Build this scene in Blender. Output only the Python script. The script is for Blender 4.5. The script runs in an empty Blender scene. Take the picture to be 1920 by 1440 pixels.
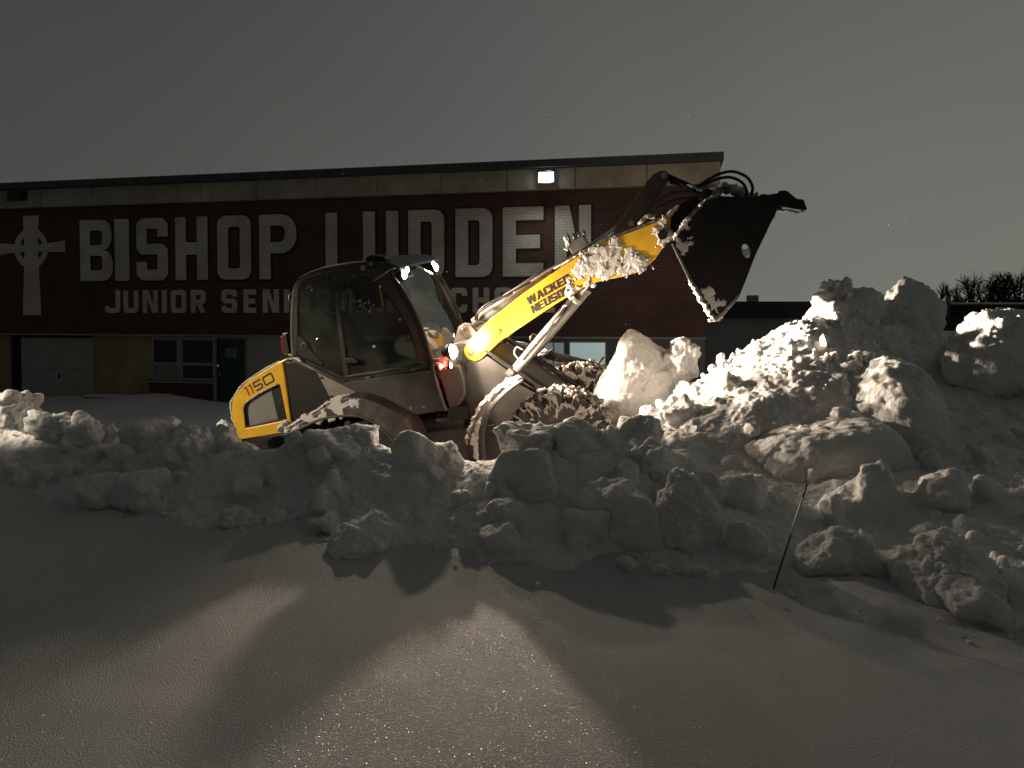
import bpy, bmesh, math, random
import numpy as np
from mathutils import Vector, Matrix, Euler
R = math.radians
SC = bpy.context.scene
COL = SC.collection
random.seed(7)

# ------------------------------------------------------------------ camera
cam_d = bpy.data.cameras.new("camera")
cam = bpy.data.objects.new("camera", cam_d)
COL.objects.link(cam)
cam.location = (0.0, 0.0, 2.8)
cam.rotation_euler = (R(88.5), 0, 0)
cam_d.sensor_width = 36.0
cam_d.lens = 26.25
cam_d.shift_y = -0.0486
cam_d.clip_start = 0.05
cam_d.clip_end = 2000
SC.camera = cam

# ------------------------------------------------------------------ world: overcast night sky lit from below by the town
W = bpy.data.worlds.new("World")
SC.world = W
W.use_nodes = True
wn, wl = W.node_tree.nodes, W.node_tree.links
wn.clear()
w_out = wn.new("ShaderNodeOutputWorld")
w_bg = wn.new("ShaderNodeBackground")
w_tc = wn.new("ShaderNodeTexCoord")
w_sep = wn.new("ShaderNodeSeparateXYZ")
wl.new(w_tc.outputs["Generated"], w_sep.inputs[0])
w_mr = wn.new("ShaderNodeMapRange")
w_mr.interpolation_type = 'SMOOTHSTEP'
w_mr.inputs["From Min"].default_value = -0.75
w_mr.inputs["From Max"].default_value = 0.75
w_mr.inputs["To Min"].default_value = 0.0
w_mr.inputs["To Max"].default_value = 1.0
wl.new(w_sep.outputs["X"], w_mr.inputs["Value"])
w_ramp = wn.new("ShaderNodeValToRGB")
w_ramp.color_ramp.elements[0].color = (0.044, 0.046, 0.042, 1)
w_ramp.color_ramp.elements[1].color = (0.110, 0.115, 0.098, 1)
e = w_ramp.color_ramp.elements.new(0.5)
e.color = (0.077, 0.081, 0.075, 1)
wl.new(w_mr.outputs[0], w_ramp.inputs[0])
w_el = wn.new("ShaderNodeMapRange")
w_el.inputs["From Min"].default_value = 0.0
w_el.inputs["From Max"].default_value = 0.45
w_el.inputs["To Min"].default_value = 1.45
w_el.inputs["To Max"].default_value = 0.84
wl.new(w_sep.outputs["Z"], w_el.inputs["Value"])
w_nz = wn.new("ShaderNodeTexNoise")
w_nz.inputs["Scale"].default_value = 1.6
w_nz.inputs["Detail"].default_value = 3
wl.new(w_tc.outputs["Generated"], w_nz.inputs["Vector"])
w_nm = wn.new("ShaderNodeMapRange")
w_nm.inputs["From Min"].default_value = 0.3
w_nm.inputs["From Max"].default_value = 0.7
w_nm.inputs["To Min"].default_value = 0.94
w_nm.inputs["To Max"].default_value = 1.06
wl.new(w_nz.outputs[0], w_nm.inputs["Value"])
w_bk = wn.new("ShaderNodeMapRange")          # the town's glow lies ahead and to the right; it fades round towards the back
w_bk.interpolation_type = 'SMOOTHSTEP'
w_bk.inputs["From Min"].default_value = -1.0
w_bk.inputs["From Max"].default_value = 0.8
w_bk.inputs["To Min"].default_value = 0.42
w_bk.inputs["To Max"].default_value = 1.0
wl.new(w_sep.outputs["Y"], w_bk.inputs["Value"])
w_mb = wn.new("ShaderNodeMath"); w_mb.operation = 'MULTIPLY'
wl.new(w_bk.outputs[0], w_mb.inputs[0]); wl.new(w_nm.outputs[0], w_mb.inputs[1])
w_mul = wn.new("ShaderNodeMath"); w_mul.operation = 'MULTIPLY'
wl.new(w_el.outputs[0], w_mul.inputs[0]); wl.new(w_mb.outputs[0], w_mul.inputs[1])
w_sc = wn.new("ShaderNodeVectorMath"); w_sc.operation = 'SCALE'
wl.new(w_ramp.outputs[0], w_sc.inputs[0]); wl.new(w_mul.outputs[0], w_sc.inputs["Scale"])
w_sky = wn.new("ShaderNodeTexSky")
w_sky.sky_type = 'NISHITA'
w_sky.sun_disc = False
w_sky.sun_elevation = R(-6)
w_sky.sun_rotation = R(70)
w_s2 = wn.new("ShaderNodeVectorMath"); w_s2.operation = 'SCALE'
w_s2.inputs["Scale"].default_value = 0.02
wl.new(w_sky.outputs[0], w_s2.inputs[0])
w_add = wn.new("ShaderNodeVectorMath"); w_add.operation = 'ADD'
wl.new(w_sc.outputs[0], w_add.inputs[0]); wl.new(w_s2.outputs[0], w_add.inputs[1])
wl.new(w_add.outputs[0], w_bg.inputs["Color"])
w_bg.inputs["Strength"].default_value = 1.0
wl.new(w_bg.outputs[0], w_out.inputs[0])

# ------------------------------------------------------------------ exposure
vs = SC.view_settings
vs.view_transform = 'Standard'
vs.look = 'None'
vs.exposure = 0.22
vs.gamma = 1.0
vs.use_curve_mapping = False
SC.cycles.use_denoising = True
SC.cycles.max_bounces = 6
SC.cycles.diffuse_bounces = 3
SC.cycles.glossy_bounces = 3
SC.cycles.transmission_bounces = 6
SC.cycles.transparent_max_bounces = 8
SC.cycles.sample_clamp_indirect = 4.0
SC.cycles.caustics_reflective = False
SC.cycles.caustics_refractive = False

def spot(name, loc, target, power, cone, blend, color, radius):
    l = bpy.data.lights.new(name, 'SPOT')
    l.energy = power; l.spot_size = R(cone); l.spot_blend = blend
    l.color = color; l.shadow_soft_size = radius
    o = bpy.data.objects.new(name, l); COL.objects.link(o)
    o.location = loc
    o.rotation_euler = (Vector(target) - Vector(loc)).to_track_quat('-Z', 'Y').to_euler()
    return o

# a work lamp standing left of the view, aimed at the tail of the loader
spot("work_lamp", (-10.6, 4.2, 4.9), (-3.3, 9.12, 1.80), 3000, 20.5, 0.4, (1.0, 0.86, 0.66), 0.06)

# ------------------------------------------------------------------ noise (numpy)
def _h(ix, iy, iz, s):
    n = (ix.astype(np.int64) * 374761393 + iy.astype(np.int64) * 668265263 + iz.astype(np.int64) * 2147483647 + s * 974634777) & 0xffffffff
    n = ((n ^ (n >> 13)) * 1274126177) & 0xffffffff
    n = ((n ^ (n >> 16)) * 2246822519) & 0xffffffff
    return (n ^ (n >> 15)) & 0xffffffff
def vnoise(p, s=0):
    i = np.floor(p); f = p - i; i = i.astype(np.int64)
    f = f * f * f * (f * (f * 6 - 15) + 10)
    out = 0
    for dx in (0, 1):
        wx = f[:, 0] if dx else 1 - f[:, 0]
        for dy in (0, 1):
            wy = f[:, 1] if dy else 1 - f[:, 1]
            for dz in (0, 1):
                wz = f[:, 2] if dz else 1 - f[:, 2]
                out = out + wx * wy * wz * (_h(i[:, 0] + dx, i[:, 1] + dy, i[:, 2] + dz, s) / 4294967295.0)
    return out * 2 - 1
def fbm(p, octv=4, s=0, gain=0.5):
    a, t, f = 1.0, 0, 1.0
    for k in range(octv):
        t = t + a * vnoise(p * f + 17.3 * k, s + k); a *= gain; f *= 2.03
    return t
def worley(p, s=0):
    i = np.floor(p).astype(np.int64); best = np.full(len(p), 9.0)
    for dx in (-1, 0, 1):
        for dy in (-1, 0, 1):
            for dz in (-1, 0, 1):
                cx, cy, cz = i[:, 0] + dx, i[:, 1] + dy, i[:, 2] + dz
                h1 = _h(cx, cy, cz, s) / 4294967295.0; h2 = _h(cx, cy, cz, s + 11) / 4294967295.0; h3 = _h(cx, cy, cz, s + 23) / 4294967295.0
                d = (cx + h1 - p[:, 0]) ** 2 + (cy + h2 - p[:, 1]) ** 2 + (cz + h3 - p[:, 2]) ** 2
                best = np.minimum(best, d)
    return np.sqrt(best)
def sstep(a, b, x):
    t = np.clip((x - a) / (b - a), 0, 1); return t * t * (3 - 2 * t)

# ------------------------------------------------------------------ materials
MATS = {}
def mat(name, color=(.5, .5, .5), rough=.6, metal=0, spec=.5, var=0, vscale=8, bump=0, bscale=60, dirt=None, dscale=4, damt=.0, emit=None, estr=0, coat=0, alpha=None):
    m = bpy.data.materials.new(name); m.use_nodes = True
    n, l = m.node_tree.nodes, m.node_tree.links
    b = n["Principled BSDF"]
    b.inputs["Roughness"].default_value = rough
    b.inputs["Metallic"].default_value = metal
    b.inputs["Specular IOR Level"].default_value = spec
    b.inputs["Base Color"].default_value = (*color, 1)
    if coat: b.inputs["Coat Weight"].default_value = coat; b.inputs["Coat Roughness"].default_value = .12
    tc = n.new("ShaderNodeTexCoord")
    last = None
    if var or dirt:
        nz = n.new("ShaderNodeTexNoise"); nz.inputs["Scale"].default_value = vscale; nz.inputs["Detail"].default_value = 5
        l.new(tc.outputs["Object"], nz.inputs["Vector"])
        mr = n.new("ShaderNodeMapRange"); mr.inputs["From Min"].default_value = .3; mr.inputs["From Max"].default_value = .7
        mr.inputs["To Min"].default_value = 1 - var; mr.inputs["To Max"].default_value = 1 + var
        l.new(nz.outputs[0], mr.inputs["Value"])
        vm = n.new("ShaderNodeVectorMath"); vm.operation = 'SCALE'; vm.inputs[0].default_value = color
        l.new(mr.outputs[0], vm.inputs["Scale"])
        last = vm.outputs[0]
    if dirt:
        nz2 = n.new("ShaderNodeTexNoise"); nz2.inputs["Scale"].default_value = dscale; nz2.inputs["Detail"].default_value = 8; nz2.inputs["Roughness"].default_value = .65
        l.new(tc.outputs["Object"], nz2.inputs["Vector"])
        mr2 = n.new("ShaderNodeMapRange"); mr2.inputs["From Min"].default_value = .45; mr2.inputs["From Max"].default_value = .72
        mr2.inputs["To Min"].default_value = 0; mr2.inputs["To Max"].default_value = damt
        l.new(nz2.outputs[0], mr2.inputs["Value"])
        mx = n.new("ShaderNodeMix"); mx.data_type = 'RGBA'
        l.new(mr2.outputs[0], mx.inputs[0]); l.new(last, mx.inputs[6]); mx.inputs[7].default_value = (*dirt, 1)
        last = mx.outputs[2]
    if last is not None: l.new(last, b.inputs["Base Color"])
    if bump:
        nb = n.new("ShaderNodeTexNoise"); nb.inputs["Scale"].default_value = bscale; nb.inputs["Detail"].default_value = 5
        l.new(tc.outputs["Object"], nb.inputs["Vector"])
        bp = n.new("ShaderNodeBump"); bp.inputs["Strength"].default_value = bump; bp.inputs["Distance"].default_value = .01
        l.new(nb.outputs[0], bp.inputs["Height"]); l.new(bp.outputs[0], b.inputs["Normal"])
    if emit:
        b.inputs["Emission Color"].default_value = (*emit, 1); b.inputs["Emission Strength"].default_value = estr
    MATS[name] = m
    return m
def glass(name, tint=(.8, .85, .82), rough=.02, mixf=.12):
    m = bpy.data.materials.new(name); m.use_nodes = True
    n, l = m.node_tree.nodes, m.node_tree.links
    n.remove(n["Principled BSDF"])
    out = n["Material Output"]
    tr = n.new("ShaderNodeBsdfTransparent"); tr.inputs[0].default_value = (*tint, 1)
    gl = n.new("ShaderNodeBsdfGlossy"); gl.inputs[0].default_value = (.9, .9, .9, 1); gl.inputs["Roughness"].default_value = rough
    df = n.new("ShaderNodeBsdfDiffuse"); df.inputs[0].default_value = (.45, .47, .42, 1)
    fr = n.new("ShaderNodeFresnel"); fr.inputs[0].default_value = 1.45
    fm = n.new("ShaderNodeMath"); fm.operation = 'MULTIPLY'; fm.inputs[1].default_value = .35; l.new(fr.outputs[0], fm.inputs[0])
    mx = n.new("ShaderNodeMixShader"); l.new(fm.outputs[0], mx.inputs[0]); l.new(tr.outputs[0], mx.inputs[1]); l.new(gl.outputs[0], mx.inputs[2])
    tc = n.new("ShaderNodeTexCoord"); nz = n.new("ShaderNodeTexNoise"); nz.inputs["Scale"].default_value = 3.2; nz.inputs["Detail"].default_value = 7
    l.new(tc.outputs["Object"], nz.inputs["Vector"])
    mr = n.new("ShaderNodeMapRange"); mr.inputs["From Min"].default_value = .35; mr.inputs["From Max"].default_value = .75; mr.inputs["To Min"].default_value = .02; mr.inputs["To Max"].default_value = mixf
    l.new(nz.outputs[0], mr.inputs["Value"])
    m2 = n.new("ShaderNodeMixShader"); l.new(mr.outputs[0], m2.inputs[0]); l.new(mx.outputs[0], m2.inputs[1]); l.new(df.outputs[0], m2.inputs[2])
    l.new(m2.outputs[0], out.inputs[0])
    MATS[name] = m
    return m

def snow_mat(name, base=(.80, .80, .79), dirt=(.50, .45, .38), damt=.3, dscale=1.5, fine=130, bstr=.45, sparkle=0.0, grain=.01, specks=True, coarse=28, sss=.0):
    m = bpy.data.materials.new(name); m.use_nodes = True
    n, l = m.node_tree.nodes, m.node_tree.links
    b = n["Principled BSDF"]
    tc = n.new("ShaderNodeTexCoord")
    g = n.new("ShaderNodeNewGeometry")
    nz = n.new("ShaderNodeTexNoise"); nz.inputs["Scale"].default_value = dscale; nz.inputs["Detail"].default_value = 9; nz.inputs["Roughness"].default_value = .68
    l.new(g.outputs["Position"], nz.inputs["Vector"])
    mr = n.new("ShaderNodeMapRange"); mr.inputs["From Min"].default_value = .42; mr.inputs["From Max"].default_value = .78; mr.inputs["To Max"].default_value = damt
    l.new(nz.outputs[0], mr.inputs["Value"])
    mx = n.new("ShaderNodeMix"); mx.data_type = 'RGBA'
    mx.inputs[6].default_value = (*base, 1); mx.inputs[7].default_value = (*dirt, 1)
    l.new(mr.outputs[0], mx.inputs[0])
    colour = mx.outputs[2]
    if specks:   # bits of gravel and bark in ploughed snow
        vo = n.new("ShaderNodeTexVoronoi"); vo.inputs["Scale"].default_value = 14
        l.new(g.outputs["Position"], vo.inputs["Vector"])
        ms = n.new("ShaderNodeMapRange"); ms.inputs["From Min"].default_value = .05; ms.inputs["From Max"].default_value = .11; ms.inputs["To Min"].default_value = .5; ms.inputs["To Max"].default_value = 0
        l.new(vo.outputs["Distance"], ms.inputs["Value"])
        wn_ = n.new("ShaderNodeTexNoise"); wn_.inputs["Scale"].default_value = 2.3; l.new(g.outputs["Position"], wn_.inputs["Vector"])
        m3 = n.new("ShaderNodeMapRange"); m3.inputs["From Min"].default_value = .55; m3.inputs["From Max"].default_value = .65
        l.new(wn_.outputs[0], m3.inputs["Value"])
        mm = n.new("ShaderNodeMath"); mm.operation = 'MULTIPLY'; l.new(ms.outputs[0], mm.inputs[0]); l.new(m3.outputs[0], mm.inputs[1])
        mx2 = n.new("ShaderNodeMix"); mx2.data_type = 'RGBA'; l.new(mm.outputs[0], mx2.inputs[0]); l.new(colour, mx2.inputs[6]); mx2.inputs[7].default_value = (.16, .12, .08, 1)
        colour = mx2.outputs[2]
    l.new(colour, b.inputs["Base Color"])
    b.inputs["Roughness"].default_value = .85
    b.inputs["Specular IOR Level"].default_value = .25
    if sss:
        b.inputs["Subsurface Weight"].default_value = sss
        b.inputs["Subsurface Radius"].default_value = (1.0, .92, .82)
        b.inputs["Subsurface Scale"].default_value = .022
    n1 = n.new("ShaderNodeTexNoise"); n1.inputs["Scale"].default_value = fine; n1.inputs["Detail"].default_value = 4; n1.inputs["Roughness"].default_value = .6
    l.new(g.outputs["Position"], n1.inputs["Vector"])
    n2 = n.new("ShaderNodeTexNoise"); n2.inputs["Scale"].default_value = coarse; n2.inputs["Detail"].default_value = 4
    l.new(g.outputs["Position"], n2.inputs["Vector"])
    ad = n.new("ShaderNodeMath"); ad.operation = 'MULTIPLY_ADD'; ad.inputs[1].default_value = .5
    l.new(n1.outputs[0], ad.inputs[0]); l.new(n2.outputs[0], ad.inputs[2])
    bp = n.new("ShaderNodeBump"); bp.inputs["Strength"].default_value = bstr; bp.inputs["Distance"].default_value = grain
    l.new(ad.outputs[0], bp.inputs["Height"]); l.new(bp.outputs[0], b.inputs["Normal"])
    if sparkle:
        # crystal facets: every grain has its own normal, a few throw the lamps back
        vo = n.new("ShaderNodeTexVoronoi"); vo.inputs["Scale"].default_value = 190
        l.new(g.outputs["Position"], vo.inputs["Vector"])
        sub = n.new("ShaderNodeVectorMath"); sub.operation = 'SUBTRACT'; sub.inputs[1].default_value = (.5, .5, .5)
        l.new(vo.outputs["Color"], sub.inputs[0])
        scl = n.new("ShaderNodeVectorMath"); scl.operation = 'SCALE'; scl.inputs["Scale"].default_value = 1.5
        l.new(sub.outputs[0], scl.inputs[0])
        addv = n.new("ShaderNodeVectorMath"); addv.operation = 'ADD'; l.new(scl.outputs[0], addv.inputs[0]); l.new(g.outputs["Normal"], addv.inputs[1])
        nrm = n.new("ShaderNodeVectorMath"); nrm.operation = 'NORMALIZE'; l.new(addv.outputs[0], nrm.inputs[0])
        gl = n.new("ShaderNodeBsdfGlossy"); gl.inputs["Roughness"].default_value = .26; gl.inputs[0].default_value = (1, 1, 1, 1)
        l.new(nrm.outputs[0], gl.inputs["Normal"])
        ms = n.new("ShaderNodeMixShader")
        lt = n.new("ShaderNodeMath"); lt.operation = 'LESS_THAN'; lt.inputs[1].default_value = .34
        l.new(vo.outputs["Distance"], lt.inputs[0])
        mu = n.new("ShaderNodeMath"); mu.operation = 'MULTIPLY'; mu.inputs[1].default_value = sparkle; l.new(lt.outputs[0], mu.inputs[0])
        l.new(mu.outputs[0], ms.inputs[0]); l.new(b.outputs[0], ms.inputs[1]); l.new(gl.outputs[0], ms.inputs[2])
        l.new(ms.outputs[0], n["Material Output"].inputs[0])
    MATS[name] = m
    return m

# ------------------------------------------------------------------ object helpers
def link(name, me, m, parent=None, smooth=False, bevel=0):
    o = bpy.data.objects.new(name, me); COL.objects.link(o)
    if m is not None: me.materials.append(MATS[m] if isinstance(m, str) else m)
    if parent is not None: o.parent = parent
    if smooth: me.polygons.foreach_set("use_smooth", [True] * len(me.polygons))
    if bevel:
        md = o.modifiers.new("bevel", 'BEVEL'); md.width = bevel; md.segments = 2; md.limit_method = 'ANGLE'; md.angle_limit = R(35)
    return o
def tag(o, label=None, cat=None, group=None, kind=None):
    if label: o["label"] = label
    if cat: o["category"] = cat
    if group: o["group"] = group
    if kind: o["kind"] = kind
    return o
def empty(name, loc=(0, 0, 0), rot=(0, 0, 0)):
    o = bpy.data.objects.new(name, None); COL.objects.link(o); o.location = loc; o.rotation_euler = rot; o.empty_display_size = .2
    return o
def np_mesh(name, v, quads=None, tris=None):
    me = bpy.data.meshes.new(name)
    fs = quads if quads is not None else tris
    k = fs.shape[1]
    me.vertices.add(len(v)); me.vertices.foreach_set("co", np.asarray(v, np.float32).ravel())
    me.loops.add(fs.size); me.loops.foreach_set("vertex_index", np.asarray(fs, np.int32).ravel())
    me.polygons.add(len(fs)); me.polygons.foreach_set("loop_start", np.arange(0, fs.size, k, dtype=np.int32))
    me.update(calc_edges=True); me.validate()
    return me
def pydata(name, v, f):
    me = bpy.data.meshes.new(name); me.from_pydata([tuple(map(float, p)) for p in v], [], f); me.update(); return me
def bm_done(name, bm, m, parent=None, smooth=False, bevel=0):
    bmesh.ops.recalc_face_normals(bm, faces=bm.faces)
    me = bpy.data.meshes.new(name); bm.to_mesh(me); bm.free()
    return link(name, me, m, parent, smooth, bevel)
def prism(name, poly, y0, y1, m, parent=None, holes=(), bevel=.006, axis='y'):
    """outline in the (x, z) plane, extruded along y (or, for axis 'x', outline in (y, z) extruded along x)"""
    bm = bmesh.new()
    def P(a, b, c): return (a, c, b) if axis == 'y' else (c, a, b)
    loops = [poly, *holes]; edges = []
    for lp in loops:
        vs_ = [bm.verts.new(P(x, z, y0)) for x, z in lp]
        edges += [bm.edges.new((vs_[i], vs_[(i + 1) % len(vs_)])) for i in range(len(vs_))]
    if holes:
        bmesh.ops.triangle_fill(bm, use_beauty=True, use_dissolve=False, edges=edges)
    else:
        bm.faces.new([v for v in bm.verts])
    ext = bmesh.ops.extrude_face_region(bm, geom=list(bm.faces))
    d = Vector(P(0, 0, y1 - y0))
    bmesh.ops.translate(bm, verts=[v for v in ext["geom"] if isinstance(v, bmesh.types.BMVert)], vec=d)
    return bm_done(name, bm, m, parent, False, bevel)
def box(name, c, s, m, parent=None, bevel=.005, rot=None):
    bm = bmesh.new(); bmesh.ops.create_cube(bm, size=1)
    bmesh.ops.scale(bm, vec=s, verts=bm.verts)
    if rot: bmesh.ops.rotate(bm, matrix=Euler(rot).to_matrix(), verts=bm.verts)
    bmesh.ops.translate(bm, vec=c, verts=bm.verts)
    return bm_done(name, bm, m, parent, False, bevel)
def smooth_path(pts, n=8):
    pts = [np.array(p, float) for p in pts]
    if len(pts) < 3: return pts
    P = [2 * pts[0] - pts[1], *pts, 2 * pts[-1] - pts[-2]]; out = []
    for i in range(1, len(P) - 2):
        for k in range(n):
            t = k / n
            out.append(.5 * (2 * P[i] + (P[i + 1] - P[i - 1]) * t + (2 * P[i - 1] - 5 * P[i] + 4 * P[i + 1] - P[i + 2]) * t ** 2 + (3 * P[i] - 3 * P[i + 1] + P[i + 2] - P[i - 1]) * t ** 3))
    out.append(pts[-1]); return out
def tube_vf(pts, r, n=10):
    pts = [np.array(p, float) for p in pts]; V = []; F = []
    rs = r if hasattr(r, '__len__') else [r] * len(pts)
    t0 = pts[1] - pts[0]; up = np.array([0, 0, 1.]) if abs(t0[2]) < .9 * np.linalg.norm(t0) else np.array([1., 0, 0])
    u = np.cross(t0, up); u /= np.linalg.norm(u)
    for i, p in enumerate(pts):
        t = pts[min(i + 1, len(pts) - 1)] - pts[max(i - 1, 0)]; t /= np.linalg.norm(t) + 1e-9
        u = u - t * (u @ t); u /= np.linalg.norm(u) + 1e-9; w = np.cross(t, u)
        for k in range(n):
            a = 2 * math.pi * k / n; V.append(p + rs[i] * (math.cos(a) * u + math.sin(a) * w))
    for i in range(len(pts) - 1):
        for k in range(n):
            F.append((i * n + k, i * n + (k + 1) % n, (i + 1) * n + (k + 1) % n, (i + 1) * n + k))
    F.append(tuple(range(n))[::-1]); F.append(tuple((len(pts) - 1) * n + k for k in range(n)))
    return V, F
def tube(name, pts, r, m, parent=None, n=10, curve=False, bevel=0):
    if curve: pts = smooth_path(pts)
    V, F = tube_vf(pts, r, n)
    o = link(name, pydata(name, V, F), m, parent, False, bevel)
    for p in o.data.polygons: p.use_smooth = len(p.vertices) == 4
    return o
def lathe(name, prof, axis_o, m, parent=None, n=40, axis='y', smooth=True):
    """profile (radius, offset along axis) turned about the y axis"""
    V, F = [], []
    for i, (r, h) in enumerate(prof):
        for k in range(n):
            a = 2 * math.pi * k / n
            c, s_ = r * math.cos(a), r * math.sin(a)
            V.append((axis_o[0] + c, axis_o[1] + h, axis_o[2] + s_) if axis == 'y' else (axis_o[0] + h, axis_o[1] + c, axis_o[2] + s_))
    for i in range(len(prof) - 1):
        for k in range(n): F.append((i * n + k, i * n + (k + 1) % n, (i + 1) * n + (k + 1) % n, (i + 1) * n + k))
    bm = bmesh.new(); me = pydata(name, V, F); bm.from_mesh(me); bpy.data.meshes.remove(me)
    return bm_done(name, bm, m, parent, smooth)
def strip(name, A, B, th, m, parent=None, smooth=True, nrm=None):
    """a sheet spanned between two polylines, given a thickness"""
    A = [np.array(a, float) for a in A]; B = [np.array(b, float) for b in B]; n = len(A)
    V = A + B; F = [(i, i + 1, n + i + 1, n + i) for i in range(n - 1)]
    o = link(name, pydata(name, V, F), m, parent, smooth)
    md = o.modifiers.new("thick", 'SOLIDIFY'); md.thickness = th; md.offset = 0
    return o
def ico(sub):
    bm = bmesh.new(); bmesh.ops.create_icosphere(bm, subdivisions=sub, radius=1)
    v = np.array([x.co[:] for x in bm.verts]); f = np.array([[q.index for q in x.verts] for x in bm.faces]); bm.free(); return v, f
ICO = {k: ico(k) for k in (1, 2, 3, 4, 5, 6)}
def rotm(ax, ay, az): return np.array(Euler((ax, ay, az)).to_matrix())
def boulder(sub, size, rng, p=12, nplanes=14, rot=None):
    d, f = ICO[sub]
    N = rng.normal(size=(nplanes, 3)); N /= np.linalg.norm(N, axis=1)[:, None]
    D = rng.uniform(.72, 1.0, nplanes)
    dots = np.maximum(d @ N.T / D, 1e-4)
    N2 = np.vstack([np.eye(3), -np.eye(3)]); dots = np.hstack([dots, np.maximum(d @ N2.T / 1.0, 1e-4)])
    r = (dots ** p).sum(1) ** (-1 / p)
    v = d * r[:, None]
    v = v / np.abs(v).max(0) * np.array(size) / 2
    if rot is None: rot = rotm(*rng.uniform(-.35, .35, 2), rng.uniform(0, 6.28))
    return v @ rot.T, f
def mesh_normals(me):
    a = np.empty(len(me.vertices) * 3, np.float32); me.vertices.foreach_get("normal", a); return a.reshape(-1, 3)
def mesh_co(me):
    a = np.empty(len(me.vertices) * 3, np.float32); me.vertices.foreach_get("co", a); return a.reshape(-1, 3).astype(np.float64)

# ------------------------------------------------------------------ material palette
snow_mat("ploughed_snow", damt=.22, sparkle=0, fine=85, coarse=26, bstr=.8, grain=.03, sss=.8)
snow_mat("field_snow", base=(.80, .80, .79), damt=.10, dscale=.8, fine=260, bstr=1.0, sparkle=.085, grain=.023, specks=False, coarse=120)
snow_mat("packed_snow", base=(.72, .72, .71), damt=.35, dscale=1.1, fine=40, bstr=.6, grain=.03, coarse=9)
snow_mat("dirty_stuck", base=(.40, .36, .33), dirt=(.10, .085, .075), damt=.95, dscale=14, fine=160, bstr=.6, grain=.008, specks=False)
snow_mat("stuck_snow", sss=.6, base=(.64, .62, .60), dirt=(.40, .34, .28), damt=.5, dscale=9, fine=160, bstr=.6, grain=.008, specks=False)
mat("yellow_paint", (.78, .455, .028), .38, var=.06, vscale=5, dirt=(.28, .16, .05), dscale=7, damt=.28, bump=.08, bscale=90, coat=.2)
mat("grey_paint", (.046, .045, .044), .5, var=.12, vscale=6, dirt=(.13, .12, .105), dscale=5, damt=.35, bump=.1, bscale=90)
mat("light_grey_paint", (.26, .235, .215), .5, var=.1, vscale=6, dirt=(.12, .11, .10), dscale=7, damt=.4, bump=.08)
mat("frame_grey", (.080, .074, .068), .48, var=.12, vscale=5, dirt=(.17, .16, .15), dscale=4, damt=.4, bump=.12)
mat("black_plastic", (.013, .012, .0115), .5, var=.2, vscale=8, dirt=(.035, .032, .03), dscale=5, damt=.3, bump=.1)
mat("black_gloss", (.012, .012, .013), .22, var=.1, spec=.6)
mat("bucket_steel", (.0055, .0052, .005), .6, spec=.3, var=.25, vscale=4, dirt=(.02, .015, .012), dscale=4, damt=.3, bump=.25, bscale=40)
mat("worn_edge", (.30, .29, .28), .42, metal=.8, var=.2, vscale=12, bump=.2)
mat("cylinder_paint", (.36, .34, .31), .42, var=.1, vscale=8, dirt=(.10, .08, .06), dscale=9, damt=.5, bump=.1)
mat("chrome", (.75, .74, .72), .15, metal=1)
mat("hose_rubber", (.02, .02, .02), .45, bump=.1)
mat("tyre_rubber", (.024, .023, .022), .8, var=.2, vscale=12, dirt=(.10, .095, .09), dscale=7, damt=.4, bump=.3, bscale=60)
mat("rim_paint", (.20, .19, .18), .5, var=.15)
mat("pin_steel", (.28, .22, .18), .45, metal=.7, var=.2, vscale=20)
mat("fender_plastic", (.058, .050, .046), .55, var=.15, vscale=7, dirt=(.20, .185, .175), dscale=6, damt=.4, bump=.15)
mat("seat_cloth", (.03, .03, .032), .9, bump=.3)
mat("interior", (.16, .17, .15), .8, var=.15)
mat("grille_mesh", (.20, .195, .17), .65, var=.12, vscale=4, bump=.1)
mat("decal_black", (.016, .015, .014), .5)
mat("decal_red", (.30, .03, .015), .5)
mat("warm_lens", (1, .9, .7), .3, emit=(1.0, .84, .58), estr=40)
mat("small_lens", (1, .9, .7), .3, emit=(1.0, .78, .48), estr=14)
mat("red_lens", (.5, .02, .02), .2, emit=(1.0, .10, .05), estr=6)
mat("red_core", (1, .3, .2), .3, emit=(1.0, .45, .28), estr=14)
mat("tail_red", (.45, .012, .02), .2, coat=.5)
mat("white_paint", (.70, .69, .66), .5)
mat("cool_lens", (.9, 1, 1), .3, emit=(.72, .93, 1.0), estr=22)
mat("sticker", (.45, .50, .40), .6)
mat("sticker_yellow", (.55, .42, .05), .6)
glass("cab_glass", (.66, .71, .67), .02, .075)
glass("screen_glass", (.80, .84, .80), .02, .03)

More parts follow.
